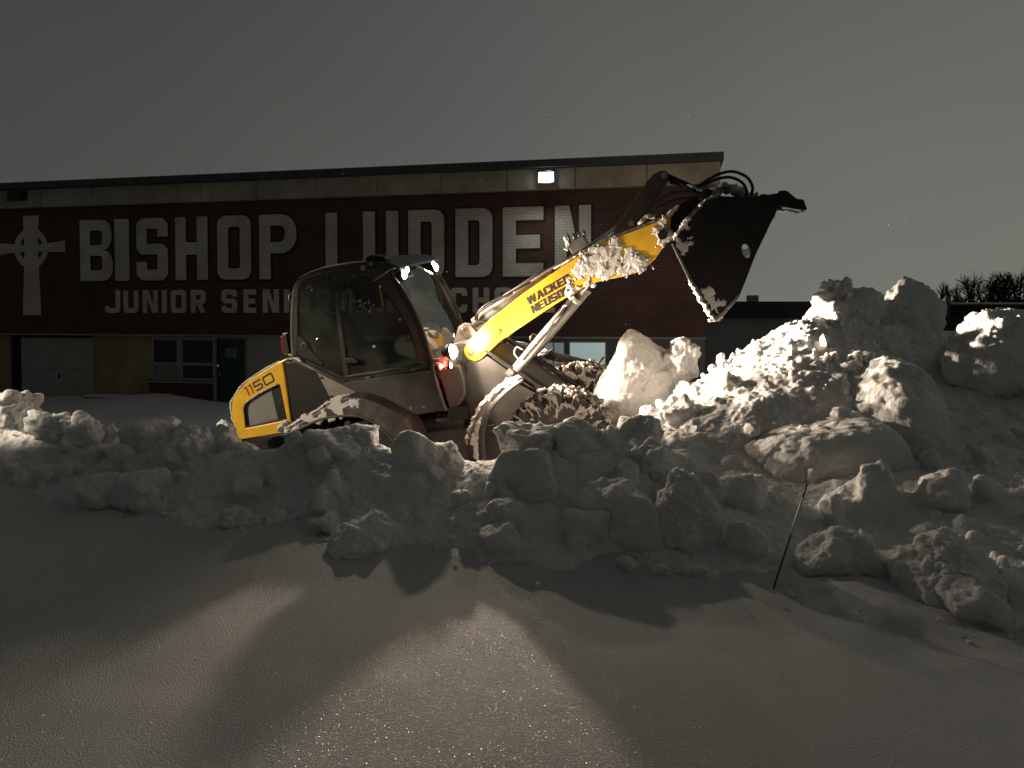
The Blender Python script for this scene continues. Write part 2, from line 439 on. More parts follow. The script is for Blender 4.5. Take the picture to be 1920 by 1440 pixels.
# ------------------------------------------------------------------ ground
BASE = [(-30, 15), (-14, 10.6), (-9, 8.7), (-5.82, 7.3), (-4.69, 6.8), (-3.28, 6.0), (-1.98, 5.4), (-.92, 4.9), (-.21, 4.8), (.47, 4.65), (1.07, 4.35), (1.45, 4.1), (1.89, 3.8), (2.44, 3.6), (3.05, 3.4), (8, 2.4), (40, -2)]
BX, BY = np.array([b[0] for b in BASE]), np.array([b[1] for b in BASE])
LOC = np.array([-.1762, 9.2981, .667]); ROT = (R(8), R(-9), R(-14.5))
LM = np.array(Euler(ROT).to_matrix())
WALL_O = np.array([-8.6, 22.6]); WALL_A = math.atan2(-.206, .978); WALL_D = np.array([math.cos(WALL_A), math.sin(WALL_A)])
def ground_z(x, y):
    d = y - np.interp(x, BX, BY)                                   # behind the foot of the bank
    p3 = np.stack([x, y, np.zeros_like(x)], 1)
    field = 1.20 + .035 * fbm(p3 * .45, 3, 3) + .006 * fbm(p3 * 2.1, 2, 5) + .004 * vnoise(p3 * np.array([9., 3.5, 1.]), 8)
    field = field + sstep(-.60, .15, d) * (.045 + .035 * fbm(p3 * 3.1, 4, 21) + .02 * (.5 - worley(p3 * 7, 22)))      # powder heaped against the bank
    s = (x - WALL_O[0]) * WALL_D[0] + (y - WALL_O[1]) * WALL_D[1]
    t = -(-(x - WALL_O[0]) * WALL_D[1] + (y - WALL_O[1]) * WALL_D[0])   # metres in front of the wall
    lot = .02 + .36 * sstep(9, 13, t) + .05 * fbm(p3 * .35, 3, 9) + .025 * fbm(p3 * 1.6, 3, 12) * sstep(2, 6, t)
    drift = np.exp(-np.clip(t - .2, 0, 99) ** 2 / 2.2)
    lot = lot + drift * (.30 * np.exp(-((s + 2.6) / 1.7) ** 2) + .34 * np.exp(-((s - 1.6) / .9) ** 2) + .15 * np.exp(-((s + 6) / 1.5) ** 2) + .3 * sstep(2.5, 5, s))
    # compacted ramp under the loader
    n = LM @ np.array([0, 0, 1.])
    plane = LOC[2] - (n[0] * (x - LOC[0]) + n[1] * (y - LOC[1])) / n[2] + .03
    lx = (x - LOC[0]) * LM[0, 0] + (y - LOC[1]) * LM[1, 0]; ly = -(x - LOC[0]) * LM[1, 0] + (y - LOC[1]) * LM[0, 0]
    q = np.maximum(np.abs(lx) - 1.9, 0) ** 2 + np.maximum(np.abs(ly) - 1.05, 0) ** 2
    k = 1 - sstep(0, 1.6, np.sqrt(q))
    lot = lot * (1 - k) + plane * k
    w = sstep(.5, 1.9, d)
    return field * (1 - w) + lot * w
def axis_pts(lo, hi, c, fine, grow, maxn=400):
    a = [c]; s = fine
    while a[-1] < hi: a.append(a[-1] + s); s *= grow
    b = [c]; s = fine
    while b[-1] > lo: b.append(b[-1] - s); s *= grow
    return np.array(sorted(set(b + a)))
gx = axis_pts(-900, 900, 0.0, .03, 1.0165)
gy = axis_pts(-30, 1500, 3.4, .03, 1.0175)
GX, GY = np.meshgrid(gx, gy)
gz = ground_z(GX.ravel(), GY.ravel())
far = sstep(60, 200, np.hypot(GX.ravel(), GY.ravel()))
gz = gz * (1 - far) + 0.0 * far
nx, ny = len(gx), len(gy)
idx = np.arange(nx * ny).reshape(ny, nx)
quads = np.stack([idx[:-1, :-1].ravel(), idx[:-1, 1:].ravel(), idx[1:, 1:].ravel(), idx[1:, :-1].ravel()], 1)
me = np_mesh("snow_ground", np.stack([GX.ravel(), GY.ravel(), gz], 1), quads=quads)
tag(link("snow_ground", me, "field_snow", smooth=True), "smooth snow covered ground running from the foreground to the school", None, None, "structure")

# ------------------------------------------------------------------ ploughed bank and pile
CREST = [(-9.2, 9.4, 1.75), (-8.2, 8.9, 1.8), (-7.3, 8.5, 1.85), (-6.44, 8.1, 1.9), (-5.77, 7.9, 1.92), (-5.06, 7.6, 1.84), (-4.64, 7.4, 1.71), (-4.18, 7.2, 1.72), (-3.79, 7.0, 1.56), (-3.27, 6.8, 1.70), (-2.86, 6.6, 1.68), (-2.43, 6.4, 1.58), (-2.19, 6.35, 1.61), (-1.81, 6.3, 1.75), (-1.43, 6.25, 1.81), (-1.06, 6.15, 1.69), (-.7, 6.1, 1.65), (-.39, 6.0, 1.61), (-.15, 6.0, 1.63), (.17, 5.95, 1.78), (.42, 5.9, 1.78), (.72, 5.9, 1.86), (1.02, 5.95, 1.88)]
HP = []
for i, (x, y, z) in enumerate(CREST):
    HP.append((x, y, z))
    if x < .3: HP += [(x + .3, y + .8, .85), (x + .55, y + 1.5, .3)]
for x, y in BASE[2:16]:
    HP += [(x, y, 1.17), (x - .1, y - .45, 1.0)]
HP += [(-4.96, 7.2, 1.40), (-4.32, 7.0, 1.39), (-3.01, 6.35, 1.43), (-1.93, 5.85, 1.37), (-1.03, 5.5, 1.38), (-.23, 5.3, 1.41), (.52, 5.15, 1.43),
       (.62, 6.8, 1.15), (.75, 7.3, .8), (1.08, 7.2, 1.66), (1.45, 7.3, 1.80), (1.83, 7.6, 2.08), (2.45, 7.9, 2.46), (2.97, 8.0, 2.74), (3.51, 8.2, 2.82), (4.32, 8.4, 2.64), (4.86, 8.5, 2.6), (4.83, 7.6, 2.4), (5.66, 8.0, 2.6), (6.68, 8.2, 2.7), (7.85, 8.2, 2.6),
       (1.2, 6.7, 1.72), (1.7, 7.0, 1.90), (2.2, 7.2, 2.20), (2.7, 7.3, 2.50), (3.1, 7.4, 2.64), (3.5, 7.2, 2.35), (3.81, 7.2, 2.2), (5.0, 6.9, 2.1), (6.5, 6.8, 2.1), (1.25, 6.3, 1.74), (1.70, 6.42, 1.84), (2.20, 6.45, 2.06), (2.60, 6.48, 2.20), (2.90, 6.5, 2.26), (3.35, 6.5, 1.95), (1.5, 5.95, 1.60), (1.95, 6.02, 1.62), (2.45, 6.05, 1.66), (3.0, 6.05, 1.66), (3.79, 6.3, 1.82), (4.47, 6.3, 1.9), (6.0, 6.0, 1.9),
       (1.13, 5.4, 1.46), (1.75, 5.55, 1.52), (2.33, 5.5, 1.55), (2.87, 5.4, 1.6), (3.58, 5.3, 1.65), (4.34, 5.3, 1.68), (6, 5, 1.7), (1.17, 4.8, 1.3), (1.66, 4.7, 1.3), (2.21, 4.8, 1.34), (2.78, 4.6, 1.4), (3.21, 4.5, 1.43), (4.02, 4.5, 1.45), (6, 4, 1.5),
       (1.0, 8.0, 1.0), (1.55, 8.1, 1.75), (1.6, 8.8, 1.5), (1.29, 9.8, .3), (2.17, 9.0, 1.1), (2.17, 10.1, .3), (2.89, 9.3, 1.1), (2.89, 10.4, .3), (3.49, 9.5, 1.1), (3.49, 10.6, .3), (4.11, 9.7, 1.1), (4.11, 10.8, .3), (5.09, 10.0, 1.1), (5.09, 11.1, .3), (6.3, 10.0, 1.1), (6.3, 11.1, .3), (8.06, 10.0, 1.1), (8.06, 11.1, .3)]
HP = np.array(HP)
_D = np.hypot(HP[:, None, 0] - HP[None, :, 0], HP[:, None, 1] - HP[None, :, 1])
_A = np.zeros((len(HP) + 3,) * 2); _A[:len(HP), :len(HP)] = -_D + np.eye(len(HP)) * -.02
_A[:len(HP), -3] = 1; _A[:len(HP), -2:] = HP[:, :2]; _A[-3, :len(HP)] = 1; _A[-2:, :len(HP)] = HP[:, :2].T
_C = np.linalg.solve(_A, np.concatenate([HP[:, 2], [0, 0, 0]]))
def bank_z(x, y):
    out = np.empty(len(x))
    for a in range(0, len(x), 20000):
        X, Y = x[a:a + 20000], y[a:a + 20000]
        d = np.hypot(X[:, None] - HP[None, :, 0], Y[:, None] - HP[None, :, 1])
        out[a:a + 20000] = -d @ _C[:-3] + _C[-3] + X * _C[-2] + Y * _C[-1]
    return out
rng = np.random.default_rng(11)
hx = np.arange(-9.0, 8.0, .05); hy = np.arange(2.6, 11.0, .05)
HX, HY = np.meshgrid(hx, hy); x_, y_ = HX.ravel(), HY.ravel()
p3 = np.stack([x_, y_, np.zeros_like(x_)], 1)
hz = bank_z(x_, y_) + .05 * fbm(p3 * 1.3, 4, 31) + .05 * (.5 - worley(p3 * 3.2, 33))
hz = np.maximum(hz, .05)
hn, hm = len(hx), len(hy)
VV = [np.stack([x_, y_, hz], 1)]; FF = []
ii = np.arange(hn * hm).reshape(hm, hn)
q = np.stack([ii[:-1, :-1].ravel(), ii[:-1, 1:].ravel(), ii[1:, 1:].ravel(), ii[1:, :-1].ravel()], 1)
tri = np.vstack([q[:, [0, 1, 2]], q[:, [0, 2, 3]]]); FF.append(tri)
bot = np.stack([x_, y_, np.full_like(x_, -.1)], 1); VV.append(bot); FF.append(tri[:, ::-1] + hn * hm)
for row in (ii[0, :], ii[-1, ::-1], ii[::-1, 0], ii[:, -1]):
    a, b = row[:-1], row[1:]
    FF.append(np.vstack([np.stack([a, a + hn * hm, b + hn * hm], 1), np.stack([a, b + hn * hm, b], 1)]))
off = 2 * hn * hm
def surf(n, f):
    """points on the bank, kept with the chance f(x, y, z)"""
    x = rng.uniform(-8.6, 7.4, n); y = rng.uniform(3.0, 10.4, n)
    d = y - np.interp(x, BX, BY); k = (d > .05)
    x, y = x[k], y[k]; z = bank_z(x, y)
    k = rng.random(len(x)) < f(x, y, z); return x[k], y[k], z[k]
def front(x, y, z): return np.where((z > 1.05), 1.0, .0)
def add(v, f):
    global off
    VV.append(v); FF.append(f + off); off += len(v)
# lumps the plough left: angular blocks, most of them half sunk
bx_, by_, bz_ = surf(3800, lambda x, y, z: front(x, y, z) * np.where(x < 1.2, .40, .22) * np.where(y > 8.6, .5, 1))
for x, y, z in zip(bx_, by_, bz_):
    s = (.065 + .25 * rng.random() ** 2.5) if x < 1.3 or y < 6.0 else (.06 + .20 * rng.random() ** 3)
    v, f = boulder(2 if s < .12 else 3 if s < .22 else 4, s * rng.uniform(.7, 1.35, 3), rng, p=16, nplanes=8, rot=rotm(*rng.uniform(-.8, .8, 2), rng.uniform(0, 6.28)))
    add(v + np.array([x, y, z + s * rng.uniform(-.10, .34)]), f)
# crumbs
def crumbs(n, f, lo, hi, pw):
    x, y, z = surf(n, f)
    for a, b, c in zip(x, y, z):
        s = lo + (hi - lo) * rng.random() ** pw
        v, fc = ICO[1]
        add(v * s * rng.uniform(.7, 1.3, 3) + np.array([a, b, c + s * rng.uniform(-.4, .5)]), fc)
crumbs(14000, lambda x, y, z: front(x, y, z) * np.where((x > 1.2) & (x < 4.2) & (y > 6.2) & (y < 8.6), .42, .25), .010, .040, 3.2)
crumbs(420, lambda x, y, z: np.where((x > 1.6) & (x < 3.6) & (y > 6.6) & (y < 8.4), 1, 0), .03, .085, 2.0)
v = np.vstack(VV); f = np.vstack(FF)
raw = np_mesh("bank_raw", v, tris=f)
tmp = bpy.data.objects.new("bank_raw", raw); COL.objects.link(tmp)
md = tmp.modifiers.new("r", 'REMESH'); md.mode = 'VOXEL'; md.voxel_size = .0165; md.use_smooth_shade = True
dg = bpy.context.evaluated_depsgraph_get(); ev = tmp.evaluated_get(dg)
bank_me = bpy.data.meshes.new_from_object(ev, depsgraph=dg)
bpy.data.objects.remove(tmp); bpy.data.meshes.remove(raw)
bm = bmesh.new(); bm.from_mesh(bank_me)
lim = lambda c: c.z < .3 or c.y < np.interp(c.x, BX, BY) - .7
bmesh.ops.delete(bm, geom=[f_ for f_ in bm.faces if lim(f_.calc_center_median())], context='FACES')
bmesh.ops.smooth_vert(bm, verts=bm.verts, factor=.5, use_axis_x=True, use_axis_y=True, use_axis_z=True)
bm.to_mesh(bank_me); bm.free(); bank_me.update()
co = mesh_co(bank_me); nr = mesh_normals(bank_me)
rough = sstep(-.25, .35, vnoise(co * 1.7, 51))
lit = sstep(1.0, 1.5, co[:, 0]) * (1 - sstep(3.8, 4.8, co[:, 0])) * sstep(6.2, 6.7, co[:, 1])     # freshly tipped, crumbly snow
rough = np.maximum(np.maximum(rough * .55, lit), .75 * (1 - sstep(-4.6, -3.6, co[:, 0])))
wob = co + .03 * np.stack([vnoise(co * 9, 61), vnoise(co * 9, 62), vnoise(co * 9, 63)], 1)
disp = .022 * fbm(co * 4.2, 6, 41, .6) + rough * .050 * (.5 - worley(wob * 6.5, 42)) + rough * .026 * (.48 - worley(wob * 17., 43)) + rough * .016 * (.45 - worley(wob * 36., 44)) + .006 * fbm(co * 26, 3, 45)
co2 = co + nr * disp[:, None]
bank_me.vertices.foreach_set("co", co2.astype(np.float32).ravel()); bank_me.update()
bank_me.materials.clear()
tag(link("snow_bank", bank_me, "ploughed_snow", smooth=True), "long ploughed bank and tall pile of broken snow around the loader", "snow bank", None, "stuff")

# big blocks that lie loose on the bank
def chunk(label, c, size, seed, sub=5, p=10, npl=12, rot=(0, 0, 0), crust=1.0, soft=1.0, taper=0.0, group="loose snow blocks on the bank"):
    g = np.random.default_rng(seed)
    v, f = boulder(sub, size, g, p=p, nplanes=npl, rot=rotm(*rot))
    if taper:
        t = np.clip(v[:, 2] / size[2] + .5, 0, 1.05); v[:, :2] *= (1 + .25 * taper - taper * t ** 1.3)[:, None]; v[:, 0] -= .10 * taper * size[0] * t
    L = max(size); n = v / (np.linalg.norm(v, axis=1)[:, None] + 1e-9)
    top = sstep(-.3, .6, n[:, 2] + .6 * vnoise(v * (3 / L) + seed, 3))
    wv = v + .02 * np.stack([vnoise(v * 11 + seed, 71), vnoise(v * 11 + seed, 72), vnoise(v * 11 + seed, 73)], 1)
    d = .075 * L * soft * fbm(v * (2.2 / L) + seed * 3.1, 6, seed, .56) + crust * top * (.050 * (.5 - worley(wv * 8 + seed, seed + 1)) + .032 * (.5 - worley(wv * 17 + seed, seed + 1)) + .015 * (.5 - worley(wv * 38 + seed, seed + 2))) + .006 * fbm(v * 24 + seed, 4, seed + 4, .6)
    v = v + n * d[:, None]
    o = link("snow_chunk", np_mesh("snow_chunk", v, tris=f), "ploughed_snow", smooth=True)
    o.location = c
    return tag(o, label, "snow chunk", group)
# label, centre (m), size (m), seed, crust, unevenness
CH = [("lone squarish snow chunk lying on smooth snow in front of the bank", (-1.029, 5.00, 1.229), (0.421, 0.421, 0.350), 14, 1.2, 1.1),
      ("tall pointed snow block standing upright below the big pile", (1.148, 4.90, 1.452), (0.525, 0.420, 0.700), 21, 1, 0.8),
      ("wide dark snow block leaning left of the tall pointed block", (0.692, 5.15, 1.384), (0.736, 0.589, 0.589), 22, 0.8, 1),
      ("small squarish snow block right of the tall pointed block", (1.688, 5.30, 1.494), (0.341, 0.341, 0.322), 23, 0.7, 0.7),
      ("rounded snow boulder just right of the black stake", (2.006, 4.50, 1.273), (0.595, 0.535, 0.514), 24, 0.5, 0.8),
      ("broad crusty snow boulder at the right foot of the pile", (2.454, 4.15, 1.288), (0.682, 0.614, 0.504), 25, 1.1, 0.9),
      ("smooth round snow ball in the shade right of the slab", (3.100, 5.60, 1.440), (0.352, 0.352, 0.320), 26, 0.3, 0.6),
      ("flat rounded snow block tucked under the slab", (2.546, 5.75, 1.321), (0.472, 0.472, 0.308), 27, 0.3, 0.7),
      ("great smooth snow slab jutting out of the pile above the stake", (2.470, 6.12, 1.628), (1.311, 0.918, 0.568), 28, 0.7, 0.5),
      ("huge rounded snow boulder in the shade behind the slab", (3.276, 6.60, 1.834), (1.131, 0.905, 1.108), 29, 0.5, 0.8),
      ("jagged snow block crowning the pile below the bucket", (3.654, 8.25, 2.859), (0.796, 0.796, 0.884), 30, 2.0, 2.2),
      ("tall rounded snow block on the pile right of the jagged one", (4.280, 8.30, 2.705), (0.860, 0.774, 1.067), 31, 1.0, 1.3),
      ("big snow block lit on its crown at the far right edge", (4.539, 7.10, 2.344), (0.887, 0.799, 0.964), 32, 1.1, 0.8),
      ("smooth lit snow boulder in front of the loader's front tyres", (1.575, 8.75, 1.956), (1.031, 0.773, 1.250), 33, 0.04, 0.6),
      ("knobbly snow lump on the right shoulder of the smooth lit boulder", (1.964, 8.70, 2.272), (0.497, 0.447, 0.572), 34, 1.6, 1.2),
      ("small snow block perched on top of the slab", (2.627, 5.95, 1.746), (0.357, 0.357, 0.298), 35, 1, 1),
      ("rounded snow block on the bank left of the loader's tail", (-3.288, 6.85, 1.626), (0.563, 0.563, 0.411), 36, 0.8, 0.9),
      ("dirty snow block on the bank just left of the loader's tail", (-2.819, 6.60, 1.612), (0.448, 0.448, 0.396), 37, 1, 1),
      ("bright snow block on the bank crest at the left edge", (-4.982, 7.50, 1.804), (0.509, 0.509, 0.429), 38, 1.6, 2.0),
      ("low crusty snow lump at the foot of the bank, left", (-1.972, 5.50, 1.252), (0.314, 0.314, 0.181), 39, 1.5, 1.1),
      ("crusty snow block in front of the loader's front tyre, left one", (0.104, 5.80, 1.797), (0.476, 0.429, 0.331), 40, 1, 1),
      ("snow block with rimmed top before the front tyre, right one", (0.501, 5.85, 1.776), (0.522, 0.470, 0.376), 41, 0.6, 0.8),
      ("small upright snow lump at the foot of the pointed block, left of two", (0.949, 4.55, 1.194), (0.123, 0.123, 0.149), 42, 0.6, 0.8),
      ("small round snow lump at the foot of the pointed block, right of two", (1.086, 4.50, 1.219), (0.167, 0.167, 0.161), 43, 0.6, 0.8),
      ("fist sized snow lump near the right edge of the picture", (2.820, 4.30, 1.344), (0.147, 0.147, 0.135), 44, 0.8, 0.9),
      ("thin plate of snow stuck in the middle of the bank", (-0.371, 5.30, 1.475), (0.182, 0.109, 0.144), 45, 0.2, 0.6),
      ("large broken snow block on the slope below the front tyre", (0.097, 5.42, 1.484), (0.581, 0.406, 0.619), 46, 0.5, 0.9),
      ("lit snow lump on the bank crest in front of the rear fender", (-1.406, 6.15, 1.693), (0.527, 0.474, 0.351), 47, 0.9, 1.1),
      ("snow lump on the bank crest below the cab", (-0.549, 6.00, 1.634), (0.386, 0.386, 0.257), 48, 0.8, 1),
      ("knobbly column of snow left of the big pile", (1.017, 5.65, 1.609), (0.323, 0.323, 0.444), 49, 1.6, 1.2),
      ("spiky snow shard on the bank crest near the left edge", (-4.135, 7.20, 1.658), (0.319, 0.287, 0.237), 50, 1.1, 1.6),
      ("crumbly snow block between the left edge and the spiky shard", (-4.515, 7.35, 1.682), (0.499, 0.499, 0.346), 51, 1.6, 1.9),
      ("pale snow block against the rear of the yellow hood", (-3.369, 8.75, 1.412), (0.250, 0.250, 0.300), 52, 0.6, 0.8)]
for lab, c, size, sd, cr, so in CH:
    ry = {21: .12, 28: -.22, 22: .15, 33: .35}.get(sd, 0)
    chunk(lab, c, size, sd, sub=6 if sd in (28, 29, 33, 21, 24, 25, 32) else 5, p={29: 7, 33: 7, 26: 7, 28: 9, 30: 4.5, 31: 5, 38: 5, 36: 6, 47: 6, 50: 5, 51: 5, 35: 5, 23: 7, 44: 6, 52: 6}.get(sd, 11), npl=9 if sd in (21, 22, 28) else 13, rot=(0, ry, (sd * 1.7) % 6.28 if sd not in (21, 28, 33) else 0), crust=cr, soft=so, taper={21: .78, 24: .5, 25: .3, 30: .4, 31: .2, 33: .35, 22: .3, 23: .35, 42: .4}.get(sd, 0))

# ------------------------------------------------------------------ lettering (outlines drawn from straight strokes)
def rr(x0, y0, x1, y1, r, n=4, corners=(1, 1, 1, 1)):
    """rounded rectangle, corners: bl, br, tr, tl"""
    pts = []
    for (cx, cy, a0, on, sx, sy) in ((x0 + r, y0 + r, 180, corners[0], x0, y0), (x1 - r, y0 + r, 270, corners[1], x1, y0), (x1 - r, y1 - r, 0, corners[2], x1, y1), (x0 + r, y1 - r, 90, corners[3], x0, y1)):
        if on and r > 0:
            for k in range(n + 1):
                a = R(a0 + 90 * k / n); pts.append((cx + r * math.cos(a), cy + r * math.sin(a)))
        else: pts.append((sx, sy))
    return pts
def glyph(ch, w, h, t, tv=None, e=0.0):
    """outline and holes of a block letter in a w x h box, stroke t (tv for horizontals), grown by e"""
    tv = tv or t
    def O(p): return p
    x0, y0, x1, y1 = -e, -e, w + e, h + e
    s, v = t + e, tv + e                     # stroke edges measured from the box, grown inward
    ro = min(w, h) * .24
    if ch == 'I': return [(x0, y0), (x1, y0), (x1, y1), (x0, y1)], []
    if ch == 'L': return [(x0, y0), (x1, y0), (x1, v), (s, v), (s, y1), (x0, y1)], []
    if ch == 'E':
        m = h / 2
        return [(x0, y0), (x1, y0), (x1, v), (s, v), (s, m - tv / 2 - e), (w * .92 + e, m - tv / 2 - e), (w * .92 + e, m + tv / 2 + e), (s, m + tv / 2 + e), (s, h - v), (x1, h - v), (x1, y1), (x0, y1)], []
    if ch == 'F':
        m = h / 2
        return [(x0, y0), (s, y0), (s, m - tv / 2 - e), (w * .9 + e, m - tv / 2 - e), (w * .9 + e, m + tv / 2 + e), (s, m + tv / 2 + e), (s, h - v), (x1, h - v), (x1, y1), (x0, y1)], []
    if ch == 'H':
        m = h / 2
        return [(x0, y0), (s, y0), (s, m - tv / 2 - e), (w - s, m - tv / 2 - e), (w - s, y0), (x1, y0), (x1, y1), (w - s, y1), (w - s, m + tv / 2 + e), (s, m + tv / 2 + e), (s, y1), (x0, y1)], []
    if ch == 'N':
        a = min(t, .33 * w) + e
        return [(x0, y0), (a, y0), (a, h * .66 - e), (w * .60 - e, y0), (x1, y0), (x1, y1), (w - a, y1), (w - a, h * .34 + e), (w * .40 + e, y1), (x0, y1)], []
    if ch in 'O0':
        return rr(x0, y0, x1, y1, ro), [rr(s, v, w - s, h - v, max(.3 * ro, .004))]
    if ch == 'D':
        return rr(x0, y0, x1, y1, ro * 1.1, corners=(0, 1, 1, 0)), [rr(s, v, w - s, h - v, max(.35 * ro, .004), corners=(0, 1, 1, 0))]
    if ch == 'B':
        m = h / 2; ro = w * .30
        o = [(x0, y0)] + rr(x0, y0, x1, m, ro, corners=(0, 1, 1, 0))[1:-1] + [(w * .93, m)] + rr(x0, m, w * .97 + e, y1, ro, corners=(0, 1, 1, 0))[1:]
        return o, [rr(s, v, w - s, m - tv / 2 - e, w * .10, corners=(0, 1, 1, 0)), rr(s, m + tv / 2 + e, w - s, h - v, w * .10, corners=(0, 1, 1, 0))]
    if ch == 'P':
        m = h * .40
        o = [(x0, y0), (s, y0), (s, m - e)] + rr(x0, m - e, x1, y1, w * .42, n=6, corners=(0, 1, 1, 0))[1:]
        return o, [rr(s, m + tv + e, w - s, h - v, w * .16, corners=(0, 1, 1, 0))]
    if ch == 'R':
        m = h * .36
        o = [(x0, y0), (s, y0), (s, m - e), (w * .42 - e, m - e), (w - t * 1.05 - e, y0), (x1, y0), (w * .74 + e, m - e)] + rr(x0, m - e, x1, y1, w * .28, corners=(0, 1, 1, 0))[1:]
        return o, [rr(s, m + tv + e, w - s, h - v, w * .08, corners=(0, 1, 1, 0))]
    if ch == 'U':
        i = rr(s, v, w - s, y1, .3 * ro, corners=(1, 1, 0, 0))
        o = rr(x0, y0, x1, y1, ro, corners=(1, 1, 0, 0))
        return o[:-1] + [(w - s, y1)] + [p for p in i[:-2][::-1]] + [(s, y1), (x0, y1)], []
    if ch == 'J':
        i = rr(s, v, w - s, y1, .3 * ro, corners=(1, 1, 0, 0))
        o = rr(x0, y0, x1, y1, ro, corners=(1, 1, 0, 0))
        return o[:-1] + [(w - s, y1)] + [p for p in i[:-2][::-1]] + [(s, h * .30), (x0, h * .30)], []
    if ch == 'C':
        o = rr(x0, y0, x1, y1, ro); g = h * .32
        i = rr(s, v, w - s, h - v, .3 * ro); n = 5
        bl, br, tr, tl = o[:n], o[n:2 * n], o[2 * n:3 * n], o[3 * n:]
        ibl, ibr, itr, itl = i[:n], i[n:2 * n], i[2 * n:3 * n], i[3 * n:]
        return tr + tl + bl + br + [(x1, g + e), (w - s, g + e)] + ibr[::-1] + ibl[::-1] + itl[::-1] + itr[::-1] + [(w - s, h - g - e), (x1, h - g - e)], []
    if ch == 'G':
        o = rr(x0, y0, x1, y1, ro); g = h * .32; m = h * .52
        i = rr(s, v, w - s, h - v, .3 * ro); n = 5
        return o[2 * n:3 * n] + o[3 * n:] + o[:n] + o[n:2 * n] + [(x1, m + e), (w * .5 - e, m + e), (w * .5 - e, m - tv - e), (w - s, m - tv - e)] + i[n:2 * n][::-1] + i[:n][::-1] + i[3 * n:][::-1] + i[2 * n:3 * n][::-1] + [(w - s, h - g - e), (x1, h - g - e)], []
    if ch in 'S5':
        g = h * .30; m0, m1 = h / 2 - tv / 2 - e, h / 2 + tv / 2 + e
        c = min(w, h) * .16; sharp = ch == '5'
        tl = [(x0, y1)] if sharp else [(x0 + c, y1), (x0, y1 - c)]
        return [(x0, g + e if not sharp else v), (x0, c + y0), (x0 + c, y0), (x1 - c, y0), (x1, y0 + c), (x1, m1 - c), (x1 - c, m1), (s, m1), (s, h - v), (w - s if not sharp else x1, h - v)] + ([(w - s, h - g - e), (x1, h - g - e), (x1, y1 - c), (x1 - c, y1)] if not sharp else [(x1, y1)]) + tl + [(x0, m0 + (c if not sharp else 0)), (x0 + (c if not sharp else 0), m0), (w - s, m0), (w - s, v), (s, v)] + ([(s, g + e)] if not sharp else []), []
    if ch == 'W':
        b = w / 4
        return [(x0, y1), (b - t / 2 - e, y0), (b + t / 2 + e, y0), (w / 2, h * .55), (w - b - t / 2 - e, y0), (w - b + t / 2 + e, y0), (x1, y1), (w - t * 1.05, y1), (w - b, h * .33), (w / 2 + t * .5, y1), (w / 2 - t * .5, y1), (b, h * .33), (t * 1.05, y1)], []
    if ch == 'A':
        return [(x0, y0), (t * 1.1, y0), (w * .36, h * .24), (w * .64, h * .24), (w - t * 1.1, y0), (x1, y0), (w / 2 + t * .6, y1), (w / 2 - t * .6, y1)], [[(w * .42, h * .42), (w * .58, h * .42), (w / 2, h * .72)]]
    if ch == 'K':
        return [(x0, y0), (s, y0), (s, h * .34), (s + t * .3, h * .42), (w - t * 1.2, y0), (x1, y0), (w * .62, h * .56), (x1, y1), (w - t * 1.2, y1), (s, h * .58), (s, y1), (x0, y1)], []
    if ch == '1':
        return [(w - t - e, y0), (x1, y0), (x1, y1), (x0 + w * .15, y1), (x0 + w * .15, h - v), (w - t - e, h - v)], []
def letter_mesh(name, ch, w, h, t, m, parent, place, thick, tv=None, e=0.0):
    """place(u, v, d) -> point; d is how far the face stands off the surface"""
    o, holes = glyph(ch, w, h, t, tv, e)
    bm = bmesh.new(); edges = []
    for lp in [o, *holes]:
        vs_ = [bm.verts.new((a, b, 0)) for a, b in lp]
        edges += [bm.edges.new((vs_[i], vs_[(i + 1) % len(vs_)])) for i in range(len(vs_))]
    if holes: bmesh.ops.triangle_fill(bm, use_beauty=True, edges=edges)
    else: bm.faces.new(list(bm.verts))
    ext = bmesh.ops.extrude_face_region(bm, geom=list(bm.faces))
    for v_ in ext["geom"]:
        if isinstance(v_, bmesh.types.BMVert): v_.co.z = thick
    for v_ in bm.verts: v_.co = Vector(place(*v_.co))
    return bm_done(name, bm, m, parent)

